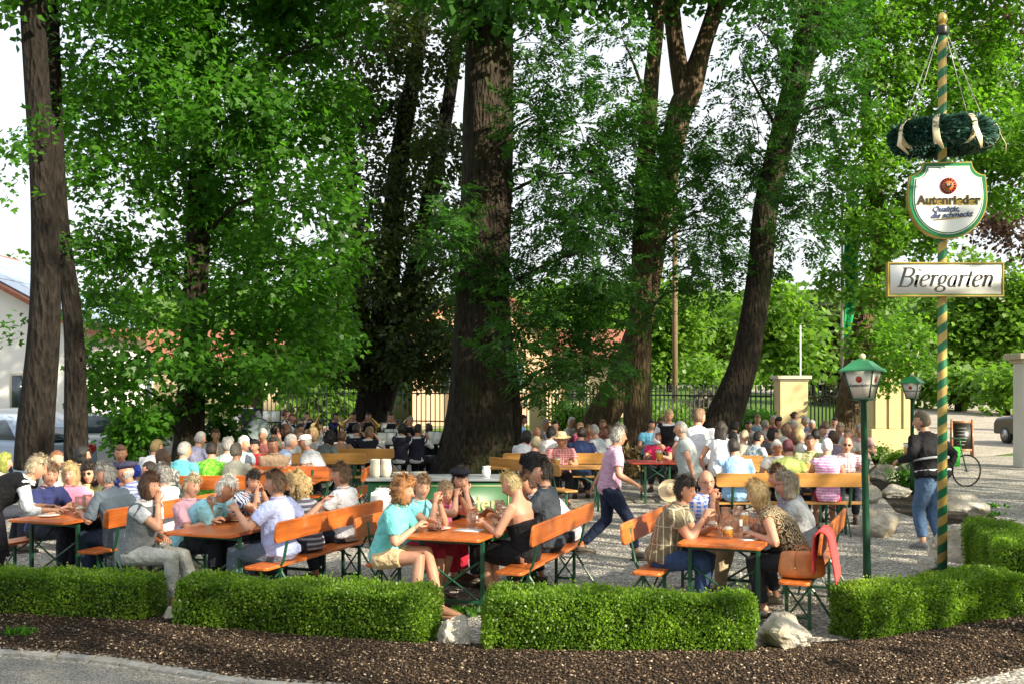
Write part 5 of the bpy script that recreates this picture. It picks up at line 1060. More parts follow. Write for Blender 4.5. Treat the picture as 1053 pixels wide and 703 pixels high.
def polemat():
    m=bpy.data.materials.new('striped_pole_paint'); nt=nodes(m); t=nt.nodes.new('ShaderNodeTexCoord'); s=nt.nodes.new('ShaderNodeSeparateXYZ'); nt.links.new(t.outputs['Object'],s.inputs[0])
    a=N(nt,'ShaderNodeMath',operation='ARCTAN2'); nt.links.new(s.outputs[0],a.inputs[0]); nt.links.new(s.outputs[1],a.inputs[1])
    k=N(nt,'ShaderNodeMath',operation='MULTIPLY'); nt.links.new(a.outputs[0],k.inputs[0]); k.inputs[1].default_value=1/(2*PI)
    z=N(nt,'ShaderNodeMath',operation='MULTIPLY'); nt.links.new(s.outputs[2],z.inputs[0]); z.inputs[1].default_value=1/.205
    d=N(nt,'ShaderNodeMath',operation='ADD'); nt.links.new(k.outputs[0],d.inputs[0]); nt.links.new(z.outputs[0],d.inputs[1])
    f=N(nt,'ShaderNodeMath',operation='FRACT'); nt.links.new(d.outputs[0],f.inputs[0]); n=noi(nt,t.outputs['Object'],6,3)
    c1=ramp(nt,f.outputs[0],[(.0,(.012,.15,.06)),(.48,(.012,.15,.06)),(.5,(.52,.36,.10)),(.99,(.50,.35,.10))]); c1=mix(nt,.4,c1,ramp(nt,n,[(.3,(.5,.5,.5)),(.7,(1,1,1))]),'MULTIPLY'); finish(nt,c1,.4,n,.002); return m
YP=12.6; XP=X(969,YP)
r=empty('striped_sign_pole',(XP,YP,0),0,'tall green and yellow spiral striped pole carrying the signs and wreath','sign pole')
q=MB(); q.lathe([(.055,0),(.053,2),(.050,4),(.046,6.15),(.05,6.17),(.05,6.22)],24); link('pole',q,polemat(),r)
q=MB(); q.lathe([(.02,6.22),(.045,6.25),(.055,6.29),(.045,6.335),(.02,6.36),(0,6.362)],20,cap=False); link('knob',q,GOLD,r)
q=MB(); q.lathe([(.062,6.10),(.066,6.13),(.066,6.19),(.06,6.21)],20); link('collar',q,BLACKP,r)
q=MB(); q.tube([(0,0,-.2),(0,0,.04)],[.1,.08],12); link('ground_socket',q,DKM,r)
# shield sign
rs=empty('brewery_shield_sign',(XP+.01,YP-.09,Z(208,YP)),-.06,'white brewery shield sign with green and gold rim on the striped pole','sign')
def shield(w,h,n=8):
    pts=[]; W_=w/2; H_=h/2
    # top edge with notched corners, curved belly
    for i in range(n+1):
        a=PI/2*i/n; pts.append((W_-.16*w*math.cos(a)*0-.16*w*math.sin(a)*1.0 if False else W_*.97-.17*w*(1-math.cos(a)) , H_-.17*h*(1-0)+.17*h*math.sin(a)*0+ .0))
    pts=[]
    for i in range(n+1): # concave notch top right
        a=i/n*PI/2; pts.append((W_*.95-.19*w*math.sin(a)*1.0 if 0 else W_*.95-.17*w+ .17*w*(1-math.sin(a)), H_*.99-.17*w+ .17*w*(1-math.cos(a)) if 0 else H_*.98-.17*w*math.cos(a)))
    top=[(x,y) for x,y in pts]           # from (W,H-.17w) to (W-.17w,H)
    right=[(W_*(.95+.05*math.sin(t*PI/2)),H_*.98-.17*w-(h*.40-.1*w)*t) for t in np.linspace(0,1,5)][1:]
    y0=right[-1][1]; bot=[(W_*math.cos(a),y0-(y0+H_)*math.sin(a)) for a in np.linspace(0,PI/2,12)][1:]
    half=top[::-1]+right+bot             # from top centre-ish going down right
    left=[(-x,y) for x,y in half[::-1]][1:]
    return half+left
def plate_(mb,poly,y0,y1): mb.loft([[(x,y0,z) for x,z in poly],[(x,y1,z) for x,z in poly]])
SW,SH=.87,.87
for nm,sc_,ya,yb,mt in (('gold_rim',1.0,.03,-.045,GOLD),('green_rim',.965,-.02,-.055,GRP),('white_line',.88,-.03,-.062,SIGNW),('green_line',.86,-.03,-.067,GRP),('white_face',.835,-.03,-.072,SIGNW)):
    q=MB(); plate_(q,shield(SW*sc_,SH*sc_),ya,yb); link(nm,q,mt,rs,flat=True)
q=MB(); q.lathe([(0,0),(.092,0),(.092,.008),(0,.008)],32); o=link('round_crest',q,REDP,rs); o.rotation_euler=(PI/2,0,0); o.location=(0,-.072,.155)
q=MB(); q.lathe([(0,0),(.052,0),(.052,.004),(0,.004)],32); o=link('crest_ring',q,plain('crest_orange',(.45,.13,.03),.4,.1,9,0),rs); o.rotation_euler=(PI/2,0,0); o.location=(0,-.080,.155)
q=MB(); 
for a in range(16): t=a*PI/8; q.box((-.006,-.003,.060),(.006,.003,.084),0,Matrix.Rotation(t,4,'Y'))
o=link('crest_lettering',q,BLACKP,rs); o.location=(0,-.084,.155)
q=MB(); 
for s in (-1,1): q.tube([(0,0,-.02),(s*.02,0,0),(s*.034,0,.022),(s*.02,0,.03)],[(.008,.003),(.014,.003),(.01,.003),(.004,.003)],8,(1,0,0))
q.ell((0,0,-.012),(.014,.003,.022)); o=link('crest_emblem',q,BLACKP,rs); o.location=(0,-.087,.155)
o=link('brand_lettering',textmesh('Autenrieder',.135,0,.004,.004,1.02),[BLACKP],rs); place(o,0,-.077,-.005); o=link('brand_lettering_edge',textmesh('Autenrieder',.135,0,.010,.002,1.02),[GOLD],rs); place(o,.004,-.0745,-.009)
NAVYP=plain('ink_blue',(.04,.06,.16),.4,.1,5,0)
o=link('slogan_lettering',textmesh('Qualität,',.085,.35,.0015,.004),[NAVYP],rs); place(o,-.03,-.078,-.105); o=link('slogan_lettering',textmesh('die schmeckt',.085,.35,.0015,.004),[NAVYP],rs); place(o,.03,-.078,-.17); o.rotation_euler=(PI/2,-.04,0)
q=MB(); q.tube([(-.17,0,-.225),(0,0,-.21),(.2,0,-.19)],[(.002,.006),(.002,.008),(.002,.002)],6,(0,1,0)); o=link('underline',q,GOLD,rs,(0,-.076,0))
# Biergarten sign with calligraphic strokes
rb=empty('beer_garden_sign',(XP-.01,YP-.09,Z(288.5,YP)),.0,'white rectangular sign reading Biergarten with a gold frame','sign')
BW,BH=1.29,.375
q=MB(); plate_(q,[(-BW/2,-BH/2),(BW/2,-BH/2),(BW/2,BH/2),(-BW/2,BH/2)],.03,-.03); link('board',q,GRP,rb,flat=True)
q=MB(); a=.013
for lo,hi in (((-BW/2-.004,-.045,BH/2-a),(BW/2+.004,.035,BH/2+.004)),((-BW/2-.004,-.045,-BH/2-.004),(BW/2+.004,.035,-BH/2+a)),((-BW/2-.004,-.0445,-BH/2+a),(-BW/2+a,.034,BH/2-a)),((BW/2-a,-.0445,-BH/2+a),(BW/2+.004,.034,BH/2-a))): q.box(lo,hi)
link('frame',q,GOLD,rb,bevel=.003)
q=MB(); b_=.026; q.box((-BW/2+b_,-.036,-BH/2+b_),(BW/2-b_,-.028,BH/2-b_)); link('white_panel',q,SIGNW,rb)
def bez(p,n=10):
    out=[]
    for i in range(n+1):
        t=i/n; u=1-t; out.append((u**3*p[0][0]+3*u*u*t*p[1][0]+3*u*t*t*p[2][0]+t**3*p[3][0],u**3*p[0][1]+3*u*u*t*p[1][1]+3*u*t*t*p[2][1]+t**3*p[3][1]))
    return out
K=.5523
def arc(cx,cy,rx,ry,a0,a1,n=16): return [(cx+rx*math.cos(math.radians(a0+(a1-a0)*i/n)),cy+ry*math.sin(math.radians(a0+(a1-a0)*i/n))) for i in range(n+1)]
GLY={ # strokes in em units, x-height 1, ascender 1.65
 'B':(1.35,[[(.3,1.6),(.3,0)],[(.05,1.6),(.7,1.6)]+arc(.7,1.22,.4,.38,90,-90)+[(.3,.84)],[(.3,.84),(.75,.84)]+arc(.75,.42,.47,.42,90,-90)+[(.05,0)]]),
 'i':(.5,[[(.02,.86),(.13,.98),(.22,.97),(.22,.12)]+arc(.34,.14,.12,.14,180,300,6),[(.22,1.38),(.225,1.46)]]),
 'e':(.85,[[(.12,.52),(.45,.55)]+arc(.45,.77,.24,.23,-30,110,8)+arc(.45,.5,.35,.5,110,310,16)]),
 'r':(.68,[[(.02,.86),(.13,.98),(.22,.97),(.22,0)],arc(.46,.62,.24,.36,175,60,8)+[(.62,.88)]]),
 'g':(.9,[arc(.38,.62,.26,.36,0,360,20),[(.60,.84),(.82,.96)],arc(.33,.22,.14,.12,100,260,6)+[(.5,.06)]+arc(.42,-.2,.38,.24,60,-260,18)]),
 'a':(.86,[arc(.38,.48,.30,.48,60,330,18),[(.62,.98),(.62,.14)]+arc(.74,.16,.12,.15,180,300,6)]),
 't':(.55,[[(.22,1.3),(.22,.14)]+arc(.35,.15,.13,.15,180,310,6),[(.02,.96),(.45,.96)]]),
 'n':(.95,[[(.02,.86),(.13,.98),(.22,.97),(.22,0)],arc(.5,.6,.26,.38,175,10,10)+[(.72,.14)]+arc(.84,.15,.12,.15,180,300,6)])}
q=MB(); sz=.130; pen=0; shear=.32; strokes=[]
for ch in 'Biergarten':
    w,ss=GLY[ch]
    for s_ in ss: strokes.append([((pen+x)+shear*y,y) for x,y in s_])
    pen+=w
ox=-(pen+.3)/2
for k,s_ in enumerate(strokes):
    P2=[((x+ox)*sz,(y-.62)*sz) for x,y in s_]; n=len(P2); L_=[];R2=[]
    nib=(.095*sz,.235*sz)   # thin, thick
    for i in range(n):
        a_=P2[max(i-1,0)];b2=P2[min(i+1,n-1)]; dx,dy=b2[0]-a_[0],b2[1]-a_[1]; l=math.hypot(dx,dy) or 1; nx_,ny_=-dy/l,dx/l
        wd=nib[0]+(nib[1]-nib[0])*abs(dy/l)**2.2*(1.0 if n>1 else 1); 
        if 'arc' and (i in(0,n-1)) and n>6: wd*=.8
        L_.append((P2[i][0]+nx_*wd/2,P2[i][1]+ny_*wd/2)); R2.append((P2[i][0]-nx_*wd/2,P2[i][1]-ny_*wd/2))
    y0=-.0385-.0004*(k%5)
    V=[(x,y0,z) for x,z in L_]+[(x,y0,z) for x,z in R2]; q.add(V,[(i,i+1,n+i+1,n+i) for i in range(n-1)])
o=link('lettering',q,BLACKP,rb)
# wreath
WZ=4.96; rw=empty('hanging_wreath',(XP,YP,WZ),0,'dark green fir wreath with cream ribbons hung below the pole top','wreath')
q=MB(); A=np.linspace(0,2*PI,41); q.loft(tube_rings([(.44*math.cos(a),.44*math.sin(a),0) for a in A],[.07]*41,12,(0,0,1))); link('ring',q,plain('fir_inside',(.01,.025,.015),.9,.2,9,0),rw)
R=np.random.default_rng(4); n=26000; a=R.uniform(0,6.283,n); b=R.uniform(0,6.283,n); lump=.088*(1+.09*np.sin(a*11))*R.uniform(.7,1.25,n); cc=np.stack([np.cos(a),np.sin(a),0*a],1); od=cc*np.cos(b)[:,None]+np.array([0,0,1])*np.sin(b)[:,None]; p=cc*.44+od*lump[:,None]; tg=np.stack([-np.sin(a),np.cos(a),0*a],1)
link('fir_twigs',leafmesh(p,od*.6+tg*.8+R.normal(size=(n,3))*.4,R.normal(size=(n,3)),R.uniform(.05,.10,n),'oval',R.uniform(0,1,n)),leafmat('fir_needle',(.012,.05,.035),(.04,.11,.085),.1),rw)
CRM=plain('cream_ribbon',(.72,.62,.40),.5,.08,8,0)
for i,a in enumerate((-2.75,-2.05,-.42,-1.35,1.2)):
    q=MB(); c_=Vector((.44*math.cos(a),.44*math.sin(a),0)); u=Vector((math.cos(a),math.sin(a),0)); q.loft(tube_rings([c_+u*(.155*math.cos(b))+Vector((0,0,.155*math.sin(b))) for b in np.linspace(0,2*PI,17)],[(.034,.004)]*17,8,Vector((-math.sin(a),math.cos(a),.25))))
    q.tube([c_+u*.15,c_+u*.2+Vector((.02,0,-.14)),c_+u*.14+Vector((.08,0,-.24))],[(.034,.003),(.036,.003),(.012,.002)],8,Vector((-math.sin(a),math.cos(a),.25))); link('ribbon',q,CRM,rw)
for a in (-2.75,-.42,.42,2.75): 
    q=MB(); q.tube([(.44*math.cos(a),.44*math.sin(a),.12),(.045*math.cos(a),.045*math.sin(a),6.14-WZ)],[.005]*2,6); link('rope',q,plain('rope',(.5,.48,.42),.8,.1,9,0),rw)
# lanterns
MILK=plain('milky_glass',(.72,.70,.62),.25,.05,4,0); CREAM=plain('cream_knob',(.6,.52,.3),.4,.1,4,0)
def lantern(px,Y,zt,k,label,lean=0):
    r=empty('lantern_post',(X(px,Y),Y,0),.45,label,'lantern','green lantern posts'); r.rotation_euler=(0,lean,-PI/2+.18)
    q=MB(); q.lathe([(.045,0),(.04,.5),(.034,zt-.47*k),(.05,zt-.46*k),(.05,zt-.43*k)],20); link('post',q,DGR,r)
    m=4; c6=[(math.cos(2*PI*i/m),math.sin(2*PI*i/m)) for i in range(m)]
    zb=zt-.43*k; z1=zt-.13*k; rb_=.13*k; rt=.225*k
    q=MB(); q.loft([[(x*rr,y*rr,z) for x,y in c6] for rr,z in ((rb_+.02,zb-.02),(rb_+.02,zb))]); 
    for i in range(m):
        x,y=c6[i]; q.tube([(x*rb_,y*rb_,zb),(x*rt,y*rt,z1)],[.009]*2,6)
    link('lamp_frame',q,DGR,r)
    for i in range(m):
        a=c6[i]; b=c6[(i+1)%m]; f_=.985
        q=MB(); q.add([(a[0]*rb_*f_,a[1]*rb_*f_,zb),(b[0]*rb_*f_,b[1]*rb_*f_,zb),(b[0]*rt*f_,b[1]*rt*f_,z1),(a[0]*rt*f_,a[1]*rt*f_,z1)],[(0,1,2,3)]); o=link('glass_pane',q,MILK,r); sm=o.modifiers.new('t','SOLIDIFY'); sm.thickness=.004
        # little red crest and gold words on the pane
        mid=Vector(((a[0]+b[0])/2,(a[1]+b[1])/2,0)); ang=math.atan2(mid.y,mid.x); ap=mid.length
        tilt=math.atan2((rt-rb_)*ap,z1-zb); zc=zb+(z1-zb)*.68; rc=(rb_+(rt-rb_)*.68)*ap*f_+.006
        q=MB(); q.lathe([(0,0),(.034*k,0),(.034*k,.003),(0,.003)],16); e=link('crest',q,REDP,o); e.location=(rc*math.cos(ang),rc*math.sin(ang),zc); e.rotation_euler=(0,PI/2-0+tilt,ang)
        zc=zb+(z1-zb)*.46; rc=(rb_+(rt-rb_)*.46)*ap*f_+.008
        e=link('small_lettering',textmesh('Autenrieder',.045*k,0,.0005,.001),[BLACKP],o); e.location=(rc*math.cos(ang),rc*math.sin(ang),zc); e.rotation_euler=(PI/2+0,0,ang+PI/2)
    q=MB(); q.loft([[(x*rr*k,y*rr*k,z) for x,y in c6] for rr,z in ((.20,z1+.001),(.285,z1-.012),(.285,z1+.004),(.21,z1+.045*k),(.12,z1+.105*k),(.045,z1+.13*k))]); link('roof',q,GRP,r,flat=True)
    q=MB(); q.ell((0,0,z1+.155*k),(.035*k,.035*k,.035*k),0,14,10); link('finial',q,CREAM,r)
    return r
lantern(892,12.05,2.46,1.0,'green lantern on a slim post nearest us, left of the striped pole',-.045); lantern(938,22,2.33,1.0,'farther green lantern before the gate pier')
# green counter
YC=14.75; rc=empty('green_counter',(X(454,YC),YC,0),-.0,'green painted counter front with cream lines and brewery lettering behind the centre table','counter')
def PC(px): return X(px,YC)-X(454,YC)
q=MB(); q.box((PC(378),0,.12),(PC(530),.05,.90)); link('front_panel',q,plain('counter_green',(.006,.075,.02),.45,.15,5,0),rc)
q=MB(); q.box((PC(376),-.04,.902),(PC(532),.75,.935)); link('counter_top',q,plain('grey_worktop',(.2,.22,.24),.4,.1,4,0),rc,bevel=.006)
q=MB(); q.box((PC(380),.03,0),(PC(384),.07,.12)); q.box((PC(524),.03,0),(PC(528),.07,.12)); q.box((PC(380),.65,0),(PC(384),.7,.90)); q.box((PC(524),.65,0),(PC(528),.7,.90)); link('legs',q,DGR,rc)
x0,x1=PC(383),PC(525); q=MB(); pl=[(x0+.10,.84),(x1-.10,.84),(x1-.10,.78),(x1-.03,.72),(x1-.03,.28),(x1-.1,.2),(x0+.1,.2),(x0+.03,.28),(x0+.03,.72),(x0+.10,.78),(x0+.10,.84)]
q.tube([(x,-.004,z) for x,z in pl],[(.006,.004)]*len(pl),4,(0,1,0)); link('cream_line',q,CREAM,rc)
o=link('counter_lettering',textmesh('Autenrieder',.26,0,.006,.003),[plain('pale_gold_lettering',(.42,.38,.2),.4,.1,4,0)],rc); place(o,PC(462),-.006,.60)
q=MB(); plate_(q,shield(.36,.40),-.002,-.012); o=link('shield_emblem',q,SIGNW,rc,(PC(395),0,.62))
tp_=X(391,YC)
for i,(px,l) in enumerate(((386,'left one of two beige stoneware jugs on the green counter'),(397,'right one of two beige stoneware jugs on the green counter'))):
    r=empty('stoneware_jug',(X(px,YC+.3),YC+.3,.936),i*2,l,'jug','stoneware jugs on the counter'); q=MB(); q.lathe([(.05,0),(.072,.02),(.075,.12),(.062,.2),(.066,.235),(.06,.235),(.05,.18),(0,.17)],20,cap=False); link('body',q,plain('stoneware',(.5,.46,.36),.4,.15,12,0),r); q=MB(); q.tube([(.07,0,.2),(.11,0,.18),(.11,0,.09),(.072,0,.05)],[.01]*4,8,(0,1,0)); link('handle',q,plain('stoneware',(.5,.46,.36)),r)
def place_plates(px,label):
    q=MB(); 
    for i in range(5): q.lathe([(.05,i*.012),(.11,i*.012+.012),(.11,i*.012+.016),(.05,i*.012+.006)],24)
    tag(link('plate_stack',q,CERAM,None,(X(px,YC+.3),YC+.3,.937)),label,'plates','stacks of plates on the counter')
place_plates(412,'stack of white plates left end of the counter'); place_plates(430,'stack of white plates behind the curly hair')
q=MB(); q.box((-.22,-.14,0),(.22,.14,.02)); tag(link('white_tray',q,WHITE,None,(X(540,YC+.3),YC+.35,.937),bevel=.004),'white tray at the right end of the green counter','tray'); q=MB(); q.lathe([(.05,0),(.06,.08),(.045,.12),(.06,.14),(0,.141)],12); tag(link('sauce_pot',q,WHITE,None,(X(500,YC+.3),YC+.3,.937)),'small white pot on the counter below the huge trunk','pot')
# ---------------------------------------------------------------- fence, pillars, buildings
YEL=plain('yellow_plaster',(.56,.46,.25),.85,.08,1.5,.004,spec=.1); YELD=plain('pale_coping',(.50,.44,.33),.8,.1,3,.004); WALLW=plain('white_plaster',(.72,.71,.68),.9,.05,1,.003,spec=.1); IRON=plain('dark_iron',(.015,.022,.018),.5,.2,8,0)
def pillar(px,Y,w,h,label,name='gate_pillar'):
    r=empty(name,(X(px,Y),Y,0),0,label,'pillar','fence pillars'); a=w/2
    q=MB(); q.box((-a,-a,.35),(a,a,h-.16)); link('shaft',q,YEL,r,bevel=.01); q=MB(); q.box((-a-.05,-a-.05,0),(a+.05,a+.05,.349)); link('plinth',q,YELD,r,bevel=.02); q=MB(); q.box((-a-.03,-a-.03,h-.159),(a+.03,a+.03,h-.10)); q.box((-a-.09,-a-.09,h-.098),(a+.09,a+.09,h)); link('cap',q,YELD,r,bevel=.015); return r
def fence(x0,y0,x1,y1,label,sp=.19,h=2.05):
    L_=math.dist((x0,y0),(x1,y1)); r=empty('iron_fence',(x0,y0,0),math.atan2(y1-y0,x1-x0),label,'fence','iron fence panels')
    q=MB(); q.box((0,-.03,h-.28),(L_,.03,h-.23)); q.box((0,-.03,.72),(L_,.03,.77)); q.box((0,-.03,.12),(L_,.03,.17)); link('rail',q,IRON,r)
    q=MB(); n=int(L_/sp)
    for i in range(n+1):
        x=i*L_/n; q.box((x-.016,-.016,.05),(x+.016,.016,h)); q.lathe([(.016,h),(.026,h+.03),(0,h+.09)],6,(x,0,0),cap=False)
    link('bars',q,IRON,r)
A1=(X(553,41),41); A2=(X(813,32.5),32.5)
pillar(553,41,.62,2.35,'slim yellow pillar right of the huge trunk'); pillar(813,32.5,.80,2.4,'yellow pillar behind the crowd on the right');
fence(A1[0]+.4,A1[1]-.05,A2[0]-.5,A2[1]+.3,'dark iron fence between the slim and the large yellow pillar'); fence(A2[0]+.5,A2[1]+.1,X(893,35)-.1,35,'dark iron fence between the large yellow pillar and the gate pier',.21); fence(X(262,45),45,A1[0]-.4,A1[1]+.05,'dark iron fence behind the band')
YG=35.5; r=empty('gate_pier',(X(915,YG),YG,0),-.12,'broad yellow gate pier with pilaster strips behind the far lantern','pier','fence pillars'); q=MB(); q.box((-.62,-.5,.75),(.62,.5,3.0)); link('shaft',q,YEL,r,bevel=.01); q=MB(); q.box((-.68,-.56,0),(.68,.56,.748)); link('plinth',q,YEL,r,bevel=.02)
q=MB(); 
for x in (-.55,-.14,.3): q.box((x,-.545,.76),(x+.26,-.503,2.8))
link('pilaster_strip',q,YEL,r,bevel=.008); q=MB(); q.box((-.75,-.63,3.002),(.75,.63,3.2)); link('cap',q,YELD,r,bevel=.02)
YW=29; r=empty('white_column',(X(1060,YW),YW,0),0,'white column with a moulded cap cut by the right edge','column'); q=MB(); q.box((-.32,-.32,0),(.32,.32,2.7)); link('shaft',q,WALLW,r,bevel=.01); q=MB(); q.box((-.40,-.40,2.702),(.40,.40,2.80)); q.box((-.50,-.50,2.802),(.50,.50,2.95)); link('cap',q,YELD,r,bevel=.02)
# white house left with solar roof
TILE=plain('red_roof_tile',(.24,.085,.045),.8,.25,6,.02); SOL=plain('solar_panel',(.22,.30,.42),.15,.2,3,0); 
r=empty('white_house',(-21.5,46,0),.0,'white plastered house with solar panels on its tiled roof at the left edge','house')
q=MB(); q.loft([[(-9,0,0),(3.2,0,0),(3.2,0,4.6),(-3.5,0,8.2),(-9,0,8.2)],[(-9,10,0),(3.2,10,0),(3.2,10,4.6),(-3.5,10,8.2),(-9,10,8.2)]]); link('wall',q,WALLW,r,flat=True)
sl=(8.2-4.6)/(3.2+3.5)
def roofp(x,off=0): return 4.6+(3.2-x)*sl+off
q=MB(); q.loft([[(-3.5,-.6,roofp(-3.5,.02)),(4.0,-.6,roofp(4.0,.02)),(4.0,-.6,roofp(4.0,.2)),(-3.5,-.6,roofp(-3.5,.2))],[(-3.5,10.6,roofp(-3.5,.02)),(4.0,10.6,roofp(4.0,.02)),(4.0,10.6,roofp(4.0,.2)),(-3.5,10.6,roofp(-3.5,.2))]]); link('roof',q,TILE,r,flat=True)
q=MB()
for i in range(4):
    for j in range(5): 
        xa=-3.0+i*1.6; xb=xa+1.5; ya=.1+j*2.0; q.loft([[(xa,ya,roofp(xa,.24)),(xb,ya,roofp(xb,.24)),(xb,ya,roofp(xb,.28)),(xa,ya,roofp(xa,.28))],[(xa,ya+1.9,roofp(xa,.24)),(xb,ya+1.9,roofp(xb,.24)),(xb,ya+1.9,roofp(xb,.28)),(xa,ya+1.9,roofp(xa,.28))]])
link('solar_panels',q,SOL,r,flat=True)
GLD=plain('window_glass_dark',(.05,.07,.09),.08,.2,3,0)
def window(r,x,z,w,h,y=0,fm=None):
    q=MB(); q.box((x-w/2-.08,y-.05,z-.08),(x+w/2+.08,y-.003,z+h+.08)); o=link('window',q,fm or YELD,r); q=MB(); q.box((x-w/2,y-.056,z),(x-.03,y-.052,z+h)); q.box((x+.03,y-.056,z),(x+w/2,y-.052,z+h)); link('pane',q,GLD,o)
window(r,2.6-1.2,1.2,.9,1.3); window(r,-1.5,1.2,.9,1.3)
# long cream building with red roof in the distance
CRB=plain('cream_plaster',(.66,.55,.36),.9,.06,1,.003,spec=.1)
r=empty('cream_building',(-8.5,62,0),0,'long cream building with a red tiled roof glimpsed through the trees','building'); 
q=MB(); q.box((-17,0,0),(15,12,3.4)); link('wall',q,CRB,r); q=MB(); q.loft([[(-17.6,-.8,3.3),(-17.6,12.8,3.3),(-17.6,6,5.4)],[(15.6,-.8,3.3),(15.6,12.8,3.3),(15.6,6,5.4)]]); link('roof',q,TILE,r,flat=True)
for x in (-15,-12,-9,-6,-3,0,3,6,9,12): window(r,x,1.2,1.1,1.6,0)
r=empty('pink_gable_house',(-1.5,56,-2.2),0,'pinkish house gable glimpsed high between the ash branches','house'); q=MB(); q.loft([[(-3.5,0,0),(3.5,0,0),(3.5,0,6.5),(0,0,9.8),(-3.5,0,6.5)],[(-3.5,9,0),(3.5,9,0),(3.5,9,6.5),(0,9,9.8),(-3.5,9,6.5)]]); link('wall',q,plain('apricot_plaster',(.6,.38,.24),.9,.06,1,.003),r,flat=True)
q=MB()
for s in(-1,1): q.loft([[(0,-.4,9.85),(s*4,-.4,6.1),(s*4,-.4,6.3),(0,-.4,10.1)],[(0,9.4,9.85),(s*4,9.4,6.1),(s*4,9.4,6.3),(0,9.4,10.1)]])
link('roof',q,TILE,r,flat=True); window(r,-1.6,4,.9,1.4); window(r,1.6,4,.9,1.4)
# poles, flag
def pole(px,Y,pyt,w,mat,label,name='utility_pole',cat='pole'):
    q=MB(); q.lathe([(w/2,0),(w/2*.8,Z(pyt,Y)),(0,Z(pyt,Y)+.03)],14); return tag(link(name,q,mat,None,(X(px,Y),Y,0)),label,cat,'poles beyond the fence')
pole(694,48,140,.26,plain('pole_wood',(.16,.11,.06),.9,.2,9,0),'brown wooden pole between the straight and the leaning trunk'); pole(823,50,335,.08,WHITE,'thin white post above the large pillar')
YF=34; r=empty('flagpole',(X(866,YF),YF,0),0,'grey flagpole with a long green hanging banner','flagpole'); q=MB(); q.lathe([(.05,0),(.04,Z(205,YF)),(0,Z(200,YF))],14); link('pole',q,plain('aluminium',(.5,.5,.48),.3,.05,4,0,metal=.6),r)
q=MB(); z0,z1=Z(350,YF),Z(225,YF); nn=24; V=[]
for j in range(nn+1):
    for i in range(9): x=.07+i*.055+.02*math.sin(j*.5); V.append((x,.05*math.sin(i*1.4+j*.3),z1+(z0-z1)*j/nn))
q.add(V,[(j*9+i,j*9+i+1,(j+1)*9+i+1,(j+1)*9+i) for j in range(nn) for i in range(8)]); o=link('banner',q,cloth((.01,.26,.09)),r); sm=o.modifiers.new('t','SOLIDIFY'); sm.thickness=.006
# A-board
YA=33.5; r=empty('chalkboard_stand',(X(989,YA),YA,0),-.25,'wooden folding chalkboard standing on the gravel right of the striped pole','chalkboard')
for s in (-1,1):
    M=Matrix.Translation((0,s*.2,0))@Matrix.Rotation(s*.18,4,'X'); q=MB()
    q.box((-.32,-.02,.0),(-.26,.02,1.12),0,M); q.box((.26,-.02,0),(.32,.02,1.12),0,M); q.box((-.259,-.018,1.0),(.259,.018,1.07),0,M); q.box((-.259,-.018,.16),(.259,.018,.23),0,M); link('frame',q,woodmat('brown_wood',(.2,.09,.04),(.3,.14,.06)),r); q=MB(); q.box((-.259,-.008,.231),(.259,.008,.999),0,M); link('board',q,BLACKP,r)
    if s<0:
        q=MB(); 
        for k in range(6): q.box((-.17+.02*(k%2),-.011,.85-k*.1),(.14-.04*(k%3),-.0095,.862-k*.1),0,M)
        link('chalk_writing',q,plain('chalk',(.3,.3,.28),.9),r)
# bicycle with green bag
YB=23.5; r=empty('bicycle',(X(972,YB),YB,0),math.radians(12),'bicycle with a green pannier bag behind the man in the dark jacket','bicycle')
TY=plain('black_rubber',(.015,.015,.015),.7,.1,9,0); SPK=plain('steel_spokes',(.35,.35,.35),.3,.1,9,0,metal=.8)
for x in (-.55,.5):
    q=MB(); q.loft(tube_rings([(x+.33*math.cos(a),0,.345+.33*math.sin(a)) for a in np.linspace(0,2*PI,41)],[.018]*41,8,(0,1,0))); w=link('wheel',q,TY,r); q=MB()
    for k in range(18): a=k*PI/9; q.tube([(x,0,.345),(x+.32*math.cos(a),0,.345+.32*math.sin(a))],[.002]*2,4)
    q.tube([(x,-.05,.345),(x,.05,.345)],[.02]*2,8); link('spokes',q,SPK,w)
q=MB(); 
for a,b in (((-.05,0,.30),(-.2,0,.82)),((-.05,0,.30),(.38,0,.72)),((-.17,0,.74),(.36,0,.80)),((-.55,0,.345),(-.17,0,.74)),((-.55,0,.345),(-.05,0,.30)),((.5,0,.345),(.36,0,.85)),((.36,0,.85),(.34,0,1.0)),((.30,-.28,1.02),(.30,.28,1.02))): q.tube([a,b],[.016]*2,8)
link('frame',q,plain('bike_green',(.02,.2,.05),.3,.1,9,0),r); q=MB(); q.ell((-.22,0,.86),(.13,.07,.035)); link('saddle',q,BLACKP,r)
q=MB(); q.box((-.15,-.19,.45),(.24,-.05,.86)); link('pannier_bag',q,cloth((.06,.45,.05)),r,bevel=.03)
